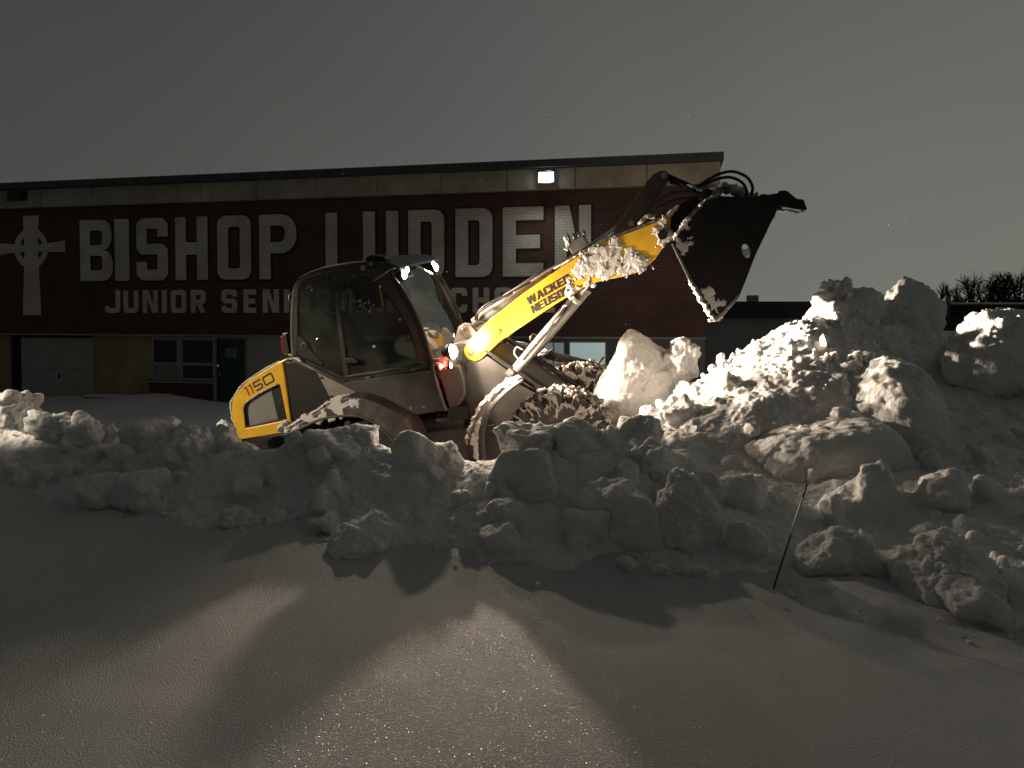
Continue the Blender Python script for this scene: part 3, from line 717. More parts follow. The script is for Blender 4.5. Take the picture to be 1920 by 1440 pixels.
# ------------------------------------------------------------------ school building
def brick_mat(name, c1, c2, mortar, paint=None):
    m = bpy.data.materials.new(name); m.use_nodes = True
    n, l = m.node_tree.nodes, m.node_tree.links; b = n["Principled BSDF"]
    tc = n.new("ShaderNodeTexCoord"); sp = n.new("ShaderNodeSeparateXYZ"); cb = n.new("ShaderNodeCombineXYZ")
    l.new(tc.outputs["Object"], sp.inputs[0]); l.new(sp.outputs["X"], cb.inputs["X"]); l.new(sp.outputs["Z"], cb.inputs["Y"])
    br = n.new("ShaderNodeTexBrick"); br.inputs["Scale"].default_value = 1.0
    br.inputs["Brick Width"].default_value = .22; br.inputs["Row Height"].default_value = .081; br.inputs["Mortar Size"].default_value = .009; br.inputs["Mortar Smooth"].default_value = .3
    br.inputs["Color1"].default_value = (*c1, 1); br.inputs["Color2"].default_value = (*c2, 1); br.inputs["Mortar"].default_value = (*mortar, 1)
    l.new(cb.outputs[0], br.inputs["Vector"])
    nz = n.new("ShaderNodeTexNoise"); nz.inputs["Scale"].default_value = .9; nz.inputs["Detail"].default_value = 8; l.new(tc.outputs["Object"], nz.inputs["Vector"])
    mr = n.new("ShaderNodeMapRange"); mr.inputs["From Min"].default_value = .3; mr.inputs["From Max"].default_value = .7; mr.inputs["To Min"].default_value = .72; mr.inputs["To Max"].default_value = 1.22
    l.new(nz.outputs[0], mr.inputs["Value"])
    vm = n.new("ShaderNodeVectorMath"); vm.operation = 'SCALE'; l.new(br.outputs["Color"], vm.inputs[0]); l.new(mr.outputs[0], vm.inputs["Scale"])
    l.new(vm.outputs[0], b.inputs["Base Color"]); b.inputs["Roughness"].default_value = .8
    bp = n.new("ShaderNodeBump"); bp.invert = True; bp.inputs["Strength"].default_value = .9; bp.inputs["Distance"].default_value = .012
    l.new(br.outputs["Fac"], bp.inputs["Height"]); l.new(bp.outputs[0], b.inputs["Normal"])
    MATS[name] = m
brick_mat("red_brick", (.105, .045, .035), (.080, .036, .029), (.038, .022, .018))
brick_mat("painted_brick", (.60, .56, .46), (.55, .51, .42), (.42, .385, .315))
brick_mat("outline_brick", (.020, .014, .012), (.016, .012, .010), (.012, .009, .008))
mat("fascia_stone", (.36, .33, .26), .85, var=.16, vscale=1.2, dirt=(.20, .16, .11), dscale=1.6, damt=.7, bump=.2, bscale=14)
mat("roof_metal", (.045, .05, .055), .5, var=.12)
mat("stucco_tan", (.30, .235, .145), .9, var=.14, vscale=2, dirt=(.16, .11, .05), dscale=1.3, damt=.6, bump=.2, bscale=30)
mat("door_white", (.33, .33, .31), .6, var=.08, vscale=3, dirt=(.2, .2, .18), dscale=2, damt=.3)
mat("wall_white", (.34, .33, .31), .8, var=.08, vscale=2)
mat("wall_grey", (.115, .118, .112), .8, var=.1, vscale=2)
mat("window_frame", (.24, .24, .21), .6, var=.1)
mat("dark_pane", (.006, .007, .008), .12, spec=.5)
mat("board_pane", (.20, .21, .19), .7, var=.25, vscale=5)
mat("door_green", (.010, .038, .026), .45, var=.1)
mat("concrete", (.25, .24, .22), .9, var=.15)
mat("lit_pane", (.25, .3, .3), .25, emit=(.62, .86, .84), estr=.30)
mat("dim_pane", (.2, .24, .24), .25, emit=(.62, .80, .78), estr=.14)
mat("void", (.012, .015, .017), .9)
SB = empty("school_building", (WALL_O[0], WALL_O[1], 0), (0, 0, WALL_A))
tag(SB, "long red brick school with big painted letters above a pale ground floor", "building")
S0, S1 = -14.0, 14.03
box("upper_brick_wall", ((S0 + S1) / 2, 4.0, (2.2 + 6.2) / 2), (S1 - S0, 8.0, 4.0), "red_brick", SB, bevel=0)
box("lintel_strip", ((S0 + S1) / 2, .02, 2.17), (S1 - S0, .10, .05), "concrete", SB, bevel=.004)
n_p = 15; wp = (14.36 - S0) / n_p
for i in range(n_p):
    a = S0 + i * wp
    box("fascia_panel", (a + wp / 2, 3.95, 6.49), (wp - .018, 8.26, .56), "fascia_stone", SB, bevel=.008)
box("fascia_core", ((S0 + 14.3) / 2, 4.0, 6.47), (14.3 - S0 - .1, 8.1, .5), "concrete", SB, bevel=0)
box("roof_edge", ((S0 + 14.42) / 2, 3.9, 6.88), (14.42 - S0, 8.56, .21), "roof_metal", SB, bevel=.01)
box("roof_snow", ((S0 + 14.3) / 2, 4.0, 7.0), (14.2 - S0, 8.2, .04), "packed_snow", SB, bevel=.01)
# ground floor, set back a little under the brick
def gf(name, s0, s1, z0, z1, m, y=.12, th=.1, parent=SB, bevel=.004):
    return box(name, ((s0 + s1) / 2, y + th / 2, (z0 + z1) / 2), (s1 - s0, th, z1 - z0), m, parent, bevel)
box("ground_floor_core", ((S0 + S1) / 2, 4.2, 1.07), (S1 - S0, 7.6, 2.14), "void", SB, bevel=0)
gf("wall_panel", S0, -8.1, -.2, 2.14, "stucco_tan", y=.2)
gd = gf("garage_door", -7.72, -4.86, -.2, 2.06, "door_white", y=.28)
for k in range(4):
    gf("door_leaf_panel", -7.70, -4.88, .02 + k * .51, .52 + k * .51, "door_white", y=.262, th=.016, parent=gd, bevel=.006)
box("handle", (-6.25, .245, .82), (.05, .03, .16), "black_plastic", gd)
gf("garage_frame", -4.86, -4.79, -.2, 2.14, "stucco_tan", y=.12)
gf("wall_panel", -4.79, -2.87, -.2, 2.14, "stucco_tan", y=.15)
gf("wall_strip", -2.87, -2.74, .8, 2.14, "stucco_tan", y=.135)
wd = gf("window", -2.74, -.56, .74, 2.14, "window_frame", y=.2, th=.05)
for s0, s1, z0, z1, m in ((-2.68, -1.86, 1.32, 2.01, "dark_pane"), (-1.66, -.66, 1.32, 2.01, "dark_pane"), (-2.68, -1.86, .84, 1.23, "board_pane"), (-1.66, -.62, .84, 1.23, "dark_pane")):
    gf("pane", s0, s1, z0, z1, m, y=.185, th=.02, parent=wd, bevel=0)
for a in (((-2.74, -2.68), (.74, 2.14)), ((-1.86, -1.66), (.74, 2.14)), ((-.62, -.56), (.74, 2.14))):
    gf("mullion", *a[0], *a[1], "window_frame", y=.135, th=.07, parent=wd)
for a in (((-2.68, -1.86), (2.01, 2.12)), ((-1.66, -.62), (2.01, 2.12)), ((-2.68, -1.86), (1.23, 1.32)), ((-1.66, -.62), (1.23, 1.32)), ((-2.68, -1.86), (.76, .84)), ((-1.66, -.62), (.76, .84))):
    gf("rail", *a[0], *a[1], "window_frame", y=.14, th=.062, parent=wd)
gf("sill", -2.80, -.54, .69, .74, "window_frame", y=.06, th=.2)
gf("brick_apron", -2.87, -.58, -.3, .69, "red_brick", y=.14)
dr = gf("door", -.50, .50, -.2, 2.06, "door_green", y=.22, th=.06)
gf("door_frame", -.58, -.50, -.2, 2.14, "window_frame", y=.10)
gf("door_frame", .50, .55, -.2, 2.14, "window_frame", y=.10)
gf("door_head", -.50, .50, 2.06, 2.14, "window_frame", y=.12)
box("handle", (-.40, .18, .98), (.04, .07, .14), "worn_edge", dr)
sg = gf("door_sign", -.22, .14, 1.50, 1.76, "window_frame", y=.205, th=.012, parent=dr, bevel=0)
for txt, z in (("FIRE", 1.645), ("DOOR", 1.53)):
    for i, ch in enumerate(txt):
        letter_mesh("sign_letter", ch, .05 if ch != 'I' else .018, .085, .016, "decal_black", sg, lambda u, v, d, i=i, z=z: (-.185 + i * .075 + u, .205 - .001 - d, z + v), .002)
gf("wall_panel", .55, 7.4, -.2, 2.14, "wall_white", y=.15)
gf("wall_panel", 7.4, S1 - .02, -.2, 2.14, "wall_grey", y=.15)
for s0, s1, z0, z1, m in ((8.38, 8.92, 1.3, 2.02, "dim_pane"), (9.66, 10.22, 1.3, 2.02, "dim_pane"), (10.40, 11.36, 1.28, 2.03, "lit_pane")):
    w_ = gf("window", s0 - .04, s1 + .04, z0 - .04, z1 + .04, "window_frame", y=.12, th=.05)
    gf("pane", s0, s1, z0, z1, m, y=.105, th=.016, parent=w_, bevel=0)
    if m == "dim_pane": gf("mullion", (s0 + s1) / 2 - .02, (s0 + s1) / 2 + .02, z0, z1, "window_frame", y=.09, th=.014, parent=w_)
gf("wall_tile", 10.9, 11.4, .75, 1.1, "wall_white", y=.13, th=.03)
lg = box("ledge", (-3.5, -.05, .20), (2.75, .5, .07), "concrete", SB)
box("ledge_snow", (-3.5, -.06, .255), (2.7, .48, .05), "packed_snow", lg, bevel=.02)
# painted lettering
def wall_place(s, z, off_): return lambda u, v, d: (s + u, -off_ - d, z + v)
BIG = [('B', -5.16, -3.98), ('I', -3.9, -3.38), ('S', -3.12, -2.02), ('H', -1.76, -.65), ('O', -.33, .8), ('P', 1.07, 2.28), ('L', 3.21, 4.20), ('U', 4.38, 5.46), ('D', 5.76, 6.83), ('D', 7.16, 8.23), ('E', 8.53, 9.67), ('N', 9.99, 10.98)]
for ch, a, b in BIG:
    w = b - a
    letter_mesh("letter_outline", ch, w, 1.92, .37, "outline_brick", SB, wall_place(a + .018, 3.84, .002), .003, tv=.37 if ch in 'EH' else .33, e=.055)
    letter_mesh("letter", ch, w, 1.92, .37, "painted_brick", SB, wall_place(a, 3.86, .007), .003, tv=.37 if ch in 'EH' else .33)
SM = [('J', -4.28, -3.73), ('U', -3.61, -3.08), ('N', -2.93, -2.39), ('I', -2.25, -2.08), ('O', -1.94, -1.4), ('R', -1.25, -.74), ('S', -.2, .32), ('E', .53, .95), ('N', 1.17, 1.7), ('I', 1.86, 2.03), ('O', 2.18, 2.7), ('R', 2.86, 3.36), ('H', 3.86, 4.36), ('I', 4.5, 4.66), ('G', 4.8, 5.3), ('H', 5.44, 5.94), ('S', 6.36, 6.86), ('C', 7.0, 7.5), ('H', 7.66, 8.14), ('O', 8.29, 8.78), ('O', 8.93, 9.42), ('L', 9.58, 10.0)]
for ch, a, b in SM:
    letter_mesh("small_letter", ch, b - a, .70, .165, "painted_brick", SB, wall_place(a, 2.86, .004), .003, tv=.15)
# wheel-headed cross painted left of the words
CX, CZ = -6.98, 4.93
ring_o = [(CX + .64 * math.cos(a), CZ + .64 * math.sin(a)) for a in np.linspace(0, 2 * math.pi, 40, endpoint=False)]
def cross_mesh(name, m, off_, e):
    o = [(CX - .24 - e, CZ + .55), (CX - .30 - e, 5.97 + e), (CX + .30 + e, 5.97 + e), (CX + .24 + e, CZ + .55)]
    arms = [[(CX - .24 - e, CZ - .2), (CX - .30 - e, 5.97 + e), (CX + .30 + e, 5.97 + e), (CX + .24 + e, CZ - .2)],
            [(CX - .25 - e, CZ), (CX + .25 + e, CZ), (CX + .34 + e, 2.79 - e), (CX - .36 - e, 2.79 - e)]]
    parts = []
    for k, pl in enumerate(arms + [[(CX - .2, CZ + .10 + e), (CX - 1.28 - e, CZ + .19 + e), (CX - 1.28 - e, CZ - .19 - e), (CX - .2, CZ - .10 - e)], [(CX + .2, CZ + .10 + e), (CX + 1.27 + e, CZ + .22 + e), (CX + 1.27 + e, CZ - .15 - e), (CX + .2, CZ - .10 - e)]]):
        parts.append(prism(name if k == 0 else "cross_arm", pl, -off_ - .0005 * k, -off_ - .004 - .0005 * k, m, SB, bevel=0))
    ro = [(CX + (.64 + e) * math.cos(a), CZ + (.64 + e) * math.sin(a)) for a in np.linspace(0, 2 * math.pi, 40, endpoint=False)]
    ri = [(CX + (.44 - e) * math.cos(a), CZ + (.44 - e) * math.sin(a)) for a in np.linspace(0, 2 * math.pi, 40, endpoint=False)]
    parts.append(prism("cross_ring", ro, -off_ - .003, -off_ - .0075, m, SB, holes=[ri], bevel=0))
    for p in parts[1:]: p.parent = parts[0]
    return parts[0]
cross_mesh("painted_cross", "painted_brick", .006, 0)

def floodlight(label, s, z, w, h, lit, tilt):
    c = Vector((WALL_O[0], WALL_O[1], 0)) + Vector((WALL_D[0] * s, WALL_D[1] * s, z)) + Vector((WALL_D[1], -WALL_D[0], 0)) * .14
    fl = empty("flood_light", c, (0, 0, WALL_A)); tag(fl, label, "flood light")
    prism("housing", [(.0, -h / 2), (-.16, -h / 2 - .02), (-.20, h / 2 - .06), (-.06, h / 2), (.0, h / 2)], -w / 2, w / 2, "black_plastic", fl, axis='x')
    bm = bmesh.new()
    ln = box("lens", (0, -.195, -.03), (w * .86, .03, h * .86), "cool_lens" if lit else "dark_pane", fl, rot=(R(-tilt), 0, 0))
    box("bracket", (0, .05, 0), (w * .3, .16, .06), "black_plastic", fl)
    box("lower_lip", (0, -.18, -h / 2 - .04), (w * 1.05, .12, .03), "black_plastic", fl)
    return c
c = floodlight("lit cold white flood light under the school roof above the last letters", 9.8, 6.56, .46, .34, True, 8)
floodlight("unlit dark flood light under the school roof above the cross", -7.23, 6.60, .62, .26, False, 20)
nrm = Vector((WALL_D[1], -WALL_D[0], 0))
spot("flood_beam", c + nrm * .27 + Vector((0, 0, -.02)), c + nrm * 3.2 + Vector((0, 0, -2.6)), 230, 170, .4, (.90, .97, 1.0), .10)

# ------------------------------------------------------------------ low buildings and trees far right
mat("far_wall", (.42, .43, .42), .85, var=.08, vscale=.6)
mat("far_roof", (.040, .040, .038), .7, var=.1, vscale=.5)
mat("far_dark", (.030, .028, .020), .8, var=.2, vscale=.7)
mat("bark", (.022, .019, .017), .9)
lb = empty("low_building", (11.0, 32, 0)); tag(lb, "low pale building with dark roof band behind the bucket tip", "building")
box("wall", (0, 3, 1.32), (14.5, 6, 2.64), "far_wall", lb, bevel=.01)
rf = box("roof", (0, 2.9, 3.0), (15, 6.7, .72), "far_roof", lb, bevel=.02)
box("roof_vent", (-.22, 1.5, 3.50), (.42, .42, .34), "far_wall", rf, bevel=.02)
fb = empty("flat_roof_building", (31, 40, 0)); tag(fb, "long dark flat roofed building under the bare trees at right", "building")
box("wall", (0, 4, 1.45), (27, 8, 2.9), "far_dark", fb, bevel=.01)
for z in (2.98, 3.12, 3.27): box("cladding_board", (0, 3.9, z), (27.3, 8.3, .12), "far_dark", fb, bevel=.01)
box("roof_snow", (0, 3.9, 3.40), (27.5, 8.5, .10), "packed_snow", fb, bevel=.02)
for k in range(6):
    w_ = box("window", (-11 + k * 4.2, -.02, 1.5), (2.4, .06, 1.1), "far_roof", fb)
    box("window_pane", (-11 + k * 4.2, -.06, 1.5), (2.2, .02, .95), "dark_pane", w_, bevel=0)
def bare_tree(label, loc, H, spread, seed):
    g = random.Random(seed); root = empty("bare_tree", loc); tag(root, label, "tree", "bare trees behind the flat roofed building")
    Vt, Ft, Vc, Fc = [], [], [], []
    def put(V, F, a, b, r0, r1, n):
        v, f = tube_vf([a, (np.array(a) + np.array(b)) / 2 + np.array([g.gauss(0, .04), g.gauss(0, .04), 0]) * np.linalg.norm(np.array(b) - np.array(a)), b], [r0, (r0 + r1) / 2, r1], n)
        k = len(V); V += v; F += [tuple(i + k for i in q_) for q_ in f]
    def grow(p, d, L, r, lev):
        q_ = p + d * L
        put(*((Vt, Ft) if lev == 0 else (Vc, Fc)), p, q_, r, r * .62, 7 if lev == 0 else 4)
        if lev >= 5: return
        for k in range(g.choice([3, 3, 4]) if lev < 4 else 3):
            nd = d + np.array([g.gauss(0, .42 * spread), g.gauss(0, .42 * spread), g.gauss(.12, .2)]); nd /= np.linalg.norm(nd)
            t = g.uniform(.55, 1.0) if k else 1.0
            grow(p + d * L * t, nd, L * g.uniform(.62, .82), r * (.55 if k else .66), lev + 1)
    grow(np.array([0, 0, 0.]), np.array([0, 0, 1.]), H * .30, H * .030, 0)
    link("trunk", pydata("trunk", Vt, Ft), "bark", root, True); link("crown", pydata("crown", Vc, Fc), "bark", root, True)
TR = [("small bare tree alone beside the tall snow block", 44.7, 78, 7.34, 0.9), ("low bare tree in the gap left of the round crowned ones", 48.0, 81, 6.53, 1.0), ("tall bare tree with a round crown above the flat roof", 51.5, 84, 8.77, 1.0), ("bare tree right of the tall round crowned one", 49.1, 78, 8.16, 1.1), ("dense bare tree in the middle of the row", 52.2, 81, 7.96, 1.15), ("dense bare tree left of the thin upright one", 55.3, 84, 7.75, 1.1), ("thin upright bare tree near the right edge", 52.1, 78, 8.98, 0.75), ("bare tree cut by the right edge of the picture", 55.4, 81, 8.36, 1.0)]
for i, (lab, x, y, h, sp) in enumerate(TR):
    bare_tree(lab, (x, y, 0), h, sp, 40 + i)
# dark undergrowth below them
g = random.Random(5); V, F = [], []
for k in range(2600):
    x = g.uniform(40, 74); y = g.uniform(74, 90); h = g.uniform(2.8, 5.0) * (.55 + .45 * min(1, (x - 40) / 16))
    a = np.array([x, y, 0]); b = a + np.array([g.gauss(0, .7), g.gauss(0, .7), h])
    v, f = tube_vf([a, (a + b) / 2 + np.array([g.gauss(0, .3), g.gauss(0, .3), 0]), b], [.16, .13, .05], 3)
    k0 = len(V); V += v; F += [tuple(i + k0 for i in q_) for q_ in f]
tag(link("undergrowth", pydata("undergrowth", V, F), "bark"), "dark tangled undergrowth below the bare trees", "undergrowth", None, "stuff")

# ------------------------------------------------------------------ wheel loader
WLD = empty("wheel_loader", LOC, ROT)
tag(WLD, "yellow and grey compact wheel loader with raised boom and black bucket behind the snow bank", "wheel loader")
mir = lambda pl: pl
def both(fn):
    for s in (-1, 1): fn(s)
def pr(name, poly, y0, y1, m, parent=WLD, s=1, **k):
    return prism(name, poly, min(s * y0, s * y1), max(s * y0, s * y1), m, parent, **k)
def inside(poly, X, Z):
    c = np.zeros(len(X), bool); n = len(poly); dmin = np.full(len(X), 9.)
    for i in range(n):
        (x1, z1), (x2, z2) = poly[i], poly[(i + 1) % n]
        k = ((z1 > Z) != (z2 > Z)) & (X < (x2 - x1) * (Z - z1) / (z2 - z1 + 1e-12) + x1); c ^= k
        dx, dz = x2 - x1, z2 - z1; t = np.clip(((X - x1) * dx + (Z - z1) * dz) / (dx * dx + dz * dz + 1e-12), 0, 1)
        dmin = np.minimum(dmin, np.hypot(X - x1 - t * dx, Z - z1 - t * dz))
    return np.where(c, dmin, -dmin)
def snow_patch(name, poly, y, parent, thick=.05, seed=1, res=.0065, edge=.05, sgn=-1, ragged=.05):
    P = np.array(poly); xs = np.arange(P[:, 0].min() - .05, P[:, 0].max() + .05, res); zs = np.arange(P[:, 1].min() - .05, P[:, 1].max() + .05, res)
    X, Z = np.meshgrid(xs, zs); p = np.stack([X.ravel(), np.full(X.size, seed * 1.7), Z.ravel()], 1)
    d = inside(poly, p[:, 0], p[:, 2]) + ragged * fbm(p * 10, 6, seed, .62) + .015
    t = .24 * thick * sstep(0, edge * .7, d) * (.85 + .35 * fbm(p * 11, 5, seed + 3, .55)) + .0022 * (.5 - worley(p * 34, seed)) + .0016 * (.5 - worley(p * 75, seed + 1)) * sstep(0, .03, d) + np.where(d > 0, .003, -.012)
    i = np.arange(X.size).reshape(X.shape); q_ = np.stack([i[:-1, :-1].ravel(), i[:-1, 1:].ravel(), i[1:, 1:].ravel(), i[1:, :-1].ravel()], 1)
    q_ = q_[(d[q_] > -.012).all(1)]
    if sgn > 0: q_ = q_[:, ::-1]
    used, inv = np.unique(q_, return_inverse=True)
    v = np.stack([p[:, 0], y + sgn * t, p[:, 2]], 1)[used]
    return link(name, np_mesh(name, v, quads=inv.reshape(q_.shape)), "stuck_snow", parent, True)
def snow_ridge(name, path, r, parent, seed=1, n=14, step=.012, flat=.7, m="stuck_snow"):
    P = [np.array(a, float) for a in path]; P = smooth_path(P, 6) if len(P) > 2 else P
    out = [P[0]]
    for a, b in zip(P[:-1], P[1:]):
        k = max(1, int(np.linalg.norm(b - a) / step))
        out += [a + (b - a) * (j + 1) / k for j in range(k)]
    u = np.linspace(0, 1, len(out)); rs = r * np.clip(np.minimum(u, 1 - u) * 9, .15, 1) ** .6
    V, F = tube_vf(out, list(rs), n); V = np.array(V)
    c = np.repeat(np.array(out), n, 0); d = V - c
    k = 1 + .75 * fbm(V * (.8 / r) + seed, 5, seed, .6) + .35 * (.5 - worley(V * (1.6 / r) + seed, seed))
    V = c + d * k[:, None]; V[:, 2] = c[:, 2] + (V[:, 2] - c[:, 2]) * flat
    return link(name, pydata(name, V, F), m, parent, True)

# chassis
CH_P = [(.02, 1.80), (.34, 1.72), (.60, 1.48), (.98, 1.12), (1.38, .78), (1.38, .42), (.9, .34), (-1.9, .34), (-2.5, .5), (-2.75, .8), (-2.75, 1.15), (-1.8, 1.15), (-.3, 1.15), (-.1, 1.3)]
ch = prism("chassis", CH_P, -.40, .40, "frame_grey", WLD, bevel=.012)
for s in (-1, 1):
    strip("side_rail", [(.30, s * .36, 1.80), (.60, s * .36, 1.53), (1.0, s * .36, 1.155), (1.42, s * .36, .78)], [(.30, s * .50, 1.80), (.60, s * .50, 1.53), (1.0, s * .50, 1.155), (1.42, s * .50, .78)], .035, "black_plastic", ch, smooth=False)
    pr("frame_cheek", [(.10, 1.70), (.33, 1.70), (.60, 1.44), (.98, 1.08), (.80, .95), (.55, .80), (.1, .80), (-.1, 1.2)], .40, .46, "frame_grey", ch, s)
prism("counterweight", [(-2.2, .55), (-2.75, .6), (-2.98, .85), (-2.99, 1.2), (-2.2, 1.2)], -.72, .72, "black_plastic", WLD, bevel=.04)
for x in (1.07, -1.25): tube("axle", [(x, -.62, .62), (x, .62, .62)], .10, "frame_grey", WLD, n=14)

# wheels
def tyre_mesh():
    prof = [(.30, -.165), (.335, -.19), (.40, -.205), (.48, -.21), (.545, -.20), (.585, -.17), (.597, -.12), (.60, 0)]
    prof = prof + [(r, -h) for r, h in prof[-2::-1]]
    n = 64; V, F = [], []
    for r, h in prof:
        for k in range(n):
            a = 2 * math.pi * k / n; V.append((r * math.cos(a), h, r * math.sin(a)))
    for i in range(len(prof) - 1):
        for k in range(n): F.append((i * n + k, i * n + (k + 1) % n, (i + 1) * n + (k + 1) % n, (i + 1) * n + k))
    for sd in (-1, 1):
        for j in range(16):
            a0 = 2 * math.pi * (j + (.5 if sd > 0 else 0)) / 16
            b = len(V)
            for hh, ang, wd in ((.0, .13, .055), (.15, 0, .075), (.212, -.02, .08)):
                for (rr_, dw) in ((.56 if hh < .2 else .46, 1.0), (.638 if hh < .2 else .60, .82)):
                    for sg in (-1, 1):
                        a = a0 + ang + sg * wd * dw
                        V.append((rr_ * math.cos(a), sd * hh, rr_ * math.sin(a)))
            for s_ in (0, 4):
                c_ = b + s_
                F += [(c_ + 2, c_ + 3, c_ + 7, c_ + 6), (c_, c_ + 2, c_ + 6, c_ + 4), (c_ + 1, c_ + 5, c_ + 7, c_ + 3)]
            F += [(b, b + 1, b + 3, b + 2), (b + 8, b + 10, b + 11, b + 9)]
    return pydata("tyre", V, F)
TM = tyre_mesh()
TM.materials.append(MATS["tyre_rubber"])
def wheel(x, s, snow, seed):
    w = empty("wheel", (x, s * .75, .635)); w.parent = WLD
    t = bpy.data.objects.new("tyre", TM); COL.objects.link(t); t.parent = w; t.rotation_euler = (0, seed * .7, 0)
    lathe("rim", [(.0, .06 * s), (.12, .06 * s), (.16, .0), (.25, -.02 * s), (.275, .10 * s), (.30, .165 * s), (.315, .165 * s), (.305, -.16 * s)], (0, 0, 0), "rim_paint", w)
    lathe("hub", [(0, .13 * s), (.09, .13 * s), (.10, .05 * s)], (0, 0, 0), "rim_paint", w, n=20)
    if snow:
        n, mm = 420, 90; A, B = np.meshgrid(np.linspace(0, 2 * math.pi, n), np.linspace(-1, 1, mm))
        b = B.ravel(); a = A.ravel(); yb = .225 * np.clip(b * 1.35, -1, 1); fall = np.clip(np.abs(b) - .74, 0, 1)
        r0 = .607 - fall * 1.05
        p = np.stack([r0 * np.cos(a), yb, r0 * np.sin(a)], 1)
        wv = worley(p * 12.5 + seed, seed); nz = (wv - .56) + .30 * fbm(p * 19 + seed, 5, seed, .65) + .10 * np.sin(a)
        r = r0 + np.clip(nz, -.1, .35) * .12 + .014 * fbm(p * 40, 3, seed)
        yy = yb * (1 + np.where(fall > 0, np.clip(nz, -.05, .3) * .25, 0))
        v = np.stack([r * np.cos(a), yy, r * np.sin(a)], 1)
        i = np.arange(n * mm).reshape(mm, n); q_ = np.stack([i[:-1, :-1].ravel(), i[:-1, 1:].ravel(), i[1:, 1:].ravel(), i[1:, :-1].ravel()], 1)
        q_ = q_[(nz[q_] > .0).all(1)]
        used, inv = np.unique(q_, return_inverse=True)
        tag(link("caked_snow", np_mesh("caked_snow", v[used], quads=inv.reshape(q_.shape)), "dirty_stuck", w, True), kind="stuff")
wheel(1.07, -1, True, 3); wheel(1.05, 1, True, 5); wheel(-1.25, -1, False, 2); wheel(-1.25, 1, False, 4)

# engine hood
snow_ridge("snow_lump", [(-2.26, -.90, 1.27), (-2.18, -.92, 1.30), (-2.08, -.90, 1.29)], .075, WLD, 17, step=.012, n=22)
HOOD = [(-1.954, 2.098), (-2.17, 2.052), (-2.397, 1.975), (-2.611, 1.895), (-2.801, 1.779), (-2.891, 1.695), (-2.941, 1.589), (-2.958, 1.494), (-2.960, 1.373), (-2.975, 1.173), (-2.18, 1.188), (-2.172, 1.363), (-2.114, 2.036)]
WIN = [(-2.812, 1.31), (-2.778, 1.554), (-2.728, 1.628), (-2.619, 1.673), (-2.454, 1.734), (-2.24, 1.79), (-2.217, 1.776), (-2.23, 1.365), (-2.236, 1.342)]
hd = prism("hood", HOOD, -.70, .70, "yellow_paint", WLD, bevel=.05)
for s in (-1, 1):
    pr("hood_side", HOOD, .701, .745, "yellow_paint", hd, s, holes=[WIN], bevel=.022)
    gw = pr("side_grille", [(-2.80, 1.32), (-2.765, 1.55), (-2.72, 1.615), (-2.615, 1.66), (-2.45, 1.72), (-2.36, 1.745), (-2.36, 1.355)], .702, .716, "grille_mesh", hd, s, bevel=.006)
    pr("side_grille_edge", [(-2.357, 1.745), (-2.24, 1.783), (-2.222, 1.77), (-2.235, 1.365), (-2.357, 1.355)], .702, .72, "black_plastic", hd, s, bevel=.006)
    pr("window_seal", [(a * 1.0, b) for a, b in WIN], .716, .748, "black_plastic", hd, s, holes=[[(x + (-2.5 - x) * .045, z + (1.55 - z) * .07) for x, z in WIN]], bevel=.004)
def deco(x0, z0, ang, y, shear=0.0):
    c, s_ = math.cos(ang), math.sin(ang)
    return lambda u, v, d: (x0 + c * (u + shear * v) - s_ * v, y - d, z0 + s_ * (u + shear * v) + c * v)
ang = R(18.5)
for ch_, u, w, m in (('1', 0, .050, "decal_red"), ('1', .066, .050, "decal_red"), ('5', .145, .125, "decal_black"), ('0', .295, .155, "decal_black")):
    x0, z0 = -2.690 + math.cos(ang) * u, 1.690 + math.sin(ang) * u
    letter_mesh("digit", ch_, w, .118, .019, m, hd, deco(x0, z0, ang, -.7455, .12), .002)
snow_ridge("snow_rim", [(-2.765, -.742, 1.60), (-2.66, -.742, 1.657), (-2.45, -.742, 1.735), (-2.26, -.742, 1.786)], .010, hd, 4, step=.006)
snow_ridge("snow_rim", [(-2.95, -.735, 1.27), (-2.975, -.72, 1.45), (-2.95, -.735, 1.62), (-2.87, -.735, 1.72), (-2.70, -.735, 1.86), (-2.4, -.735, 1.985), (-2.14, -.735, 2.07)], .011, hd, 9, step=.008)
snow_ridge("snow_rim", [(-2.12, -.70, 2.045), (-2.02, -.71, 2.065), (-1.93, -.72, 2.055), (-1.86, -.73, 2.01)], .022, hd, 6, step=.008)
ENG = [(-2.127, 2.034), (-1.901, 2.03), (-1.70, 1.87), (-1.585, 1.49), (-1.80, 1.20), (-2.18, 1.15)]
for s in (-1, 1):
    ep = pr("engine_panel", ENG, .60, .722, "black_plastic", WLD, s, bevel=.012)
    tp = pr("side_cover", [(-1.698, 1.861), (-1.174, 1.50), (-1.591, 1.505)], .70, .745, "light_grey_paint", WLD, s, bevel=.008)
    for bx, bz in ((-1.645, 1.785), (-1.575, 1.545), (-1.29, 1.535)):
        tube("bolt", [(bx, s * .744, bz), (bx, s * .756, bz)], .016, "black_plastic", tp, n=10)
prism("engine_bay", [(-2.15, 2.02), (-1.75, 1.95), (-1.6, 1.45), (-1.8, 1.1), (-2.2, 1.1)], -.61, .61, "black_plastic", WLD, bevel=.01)

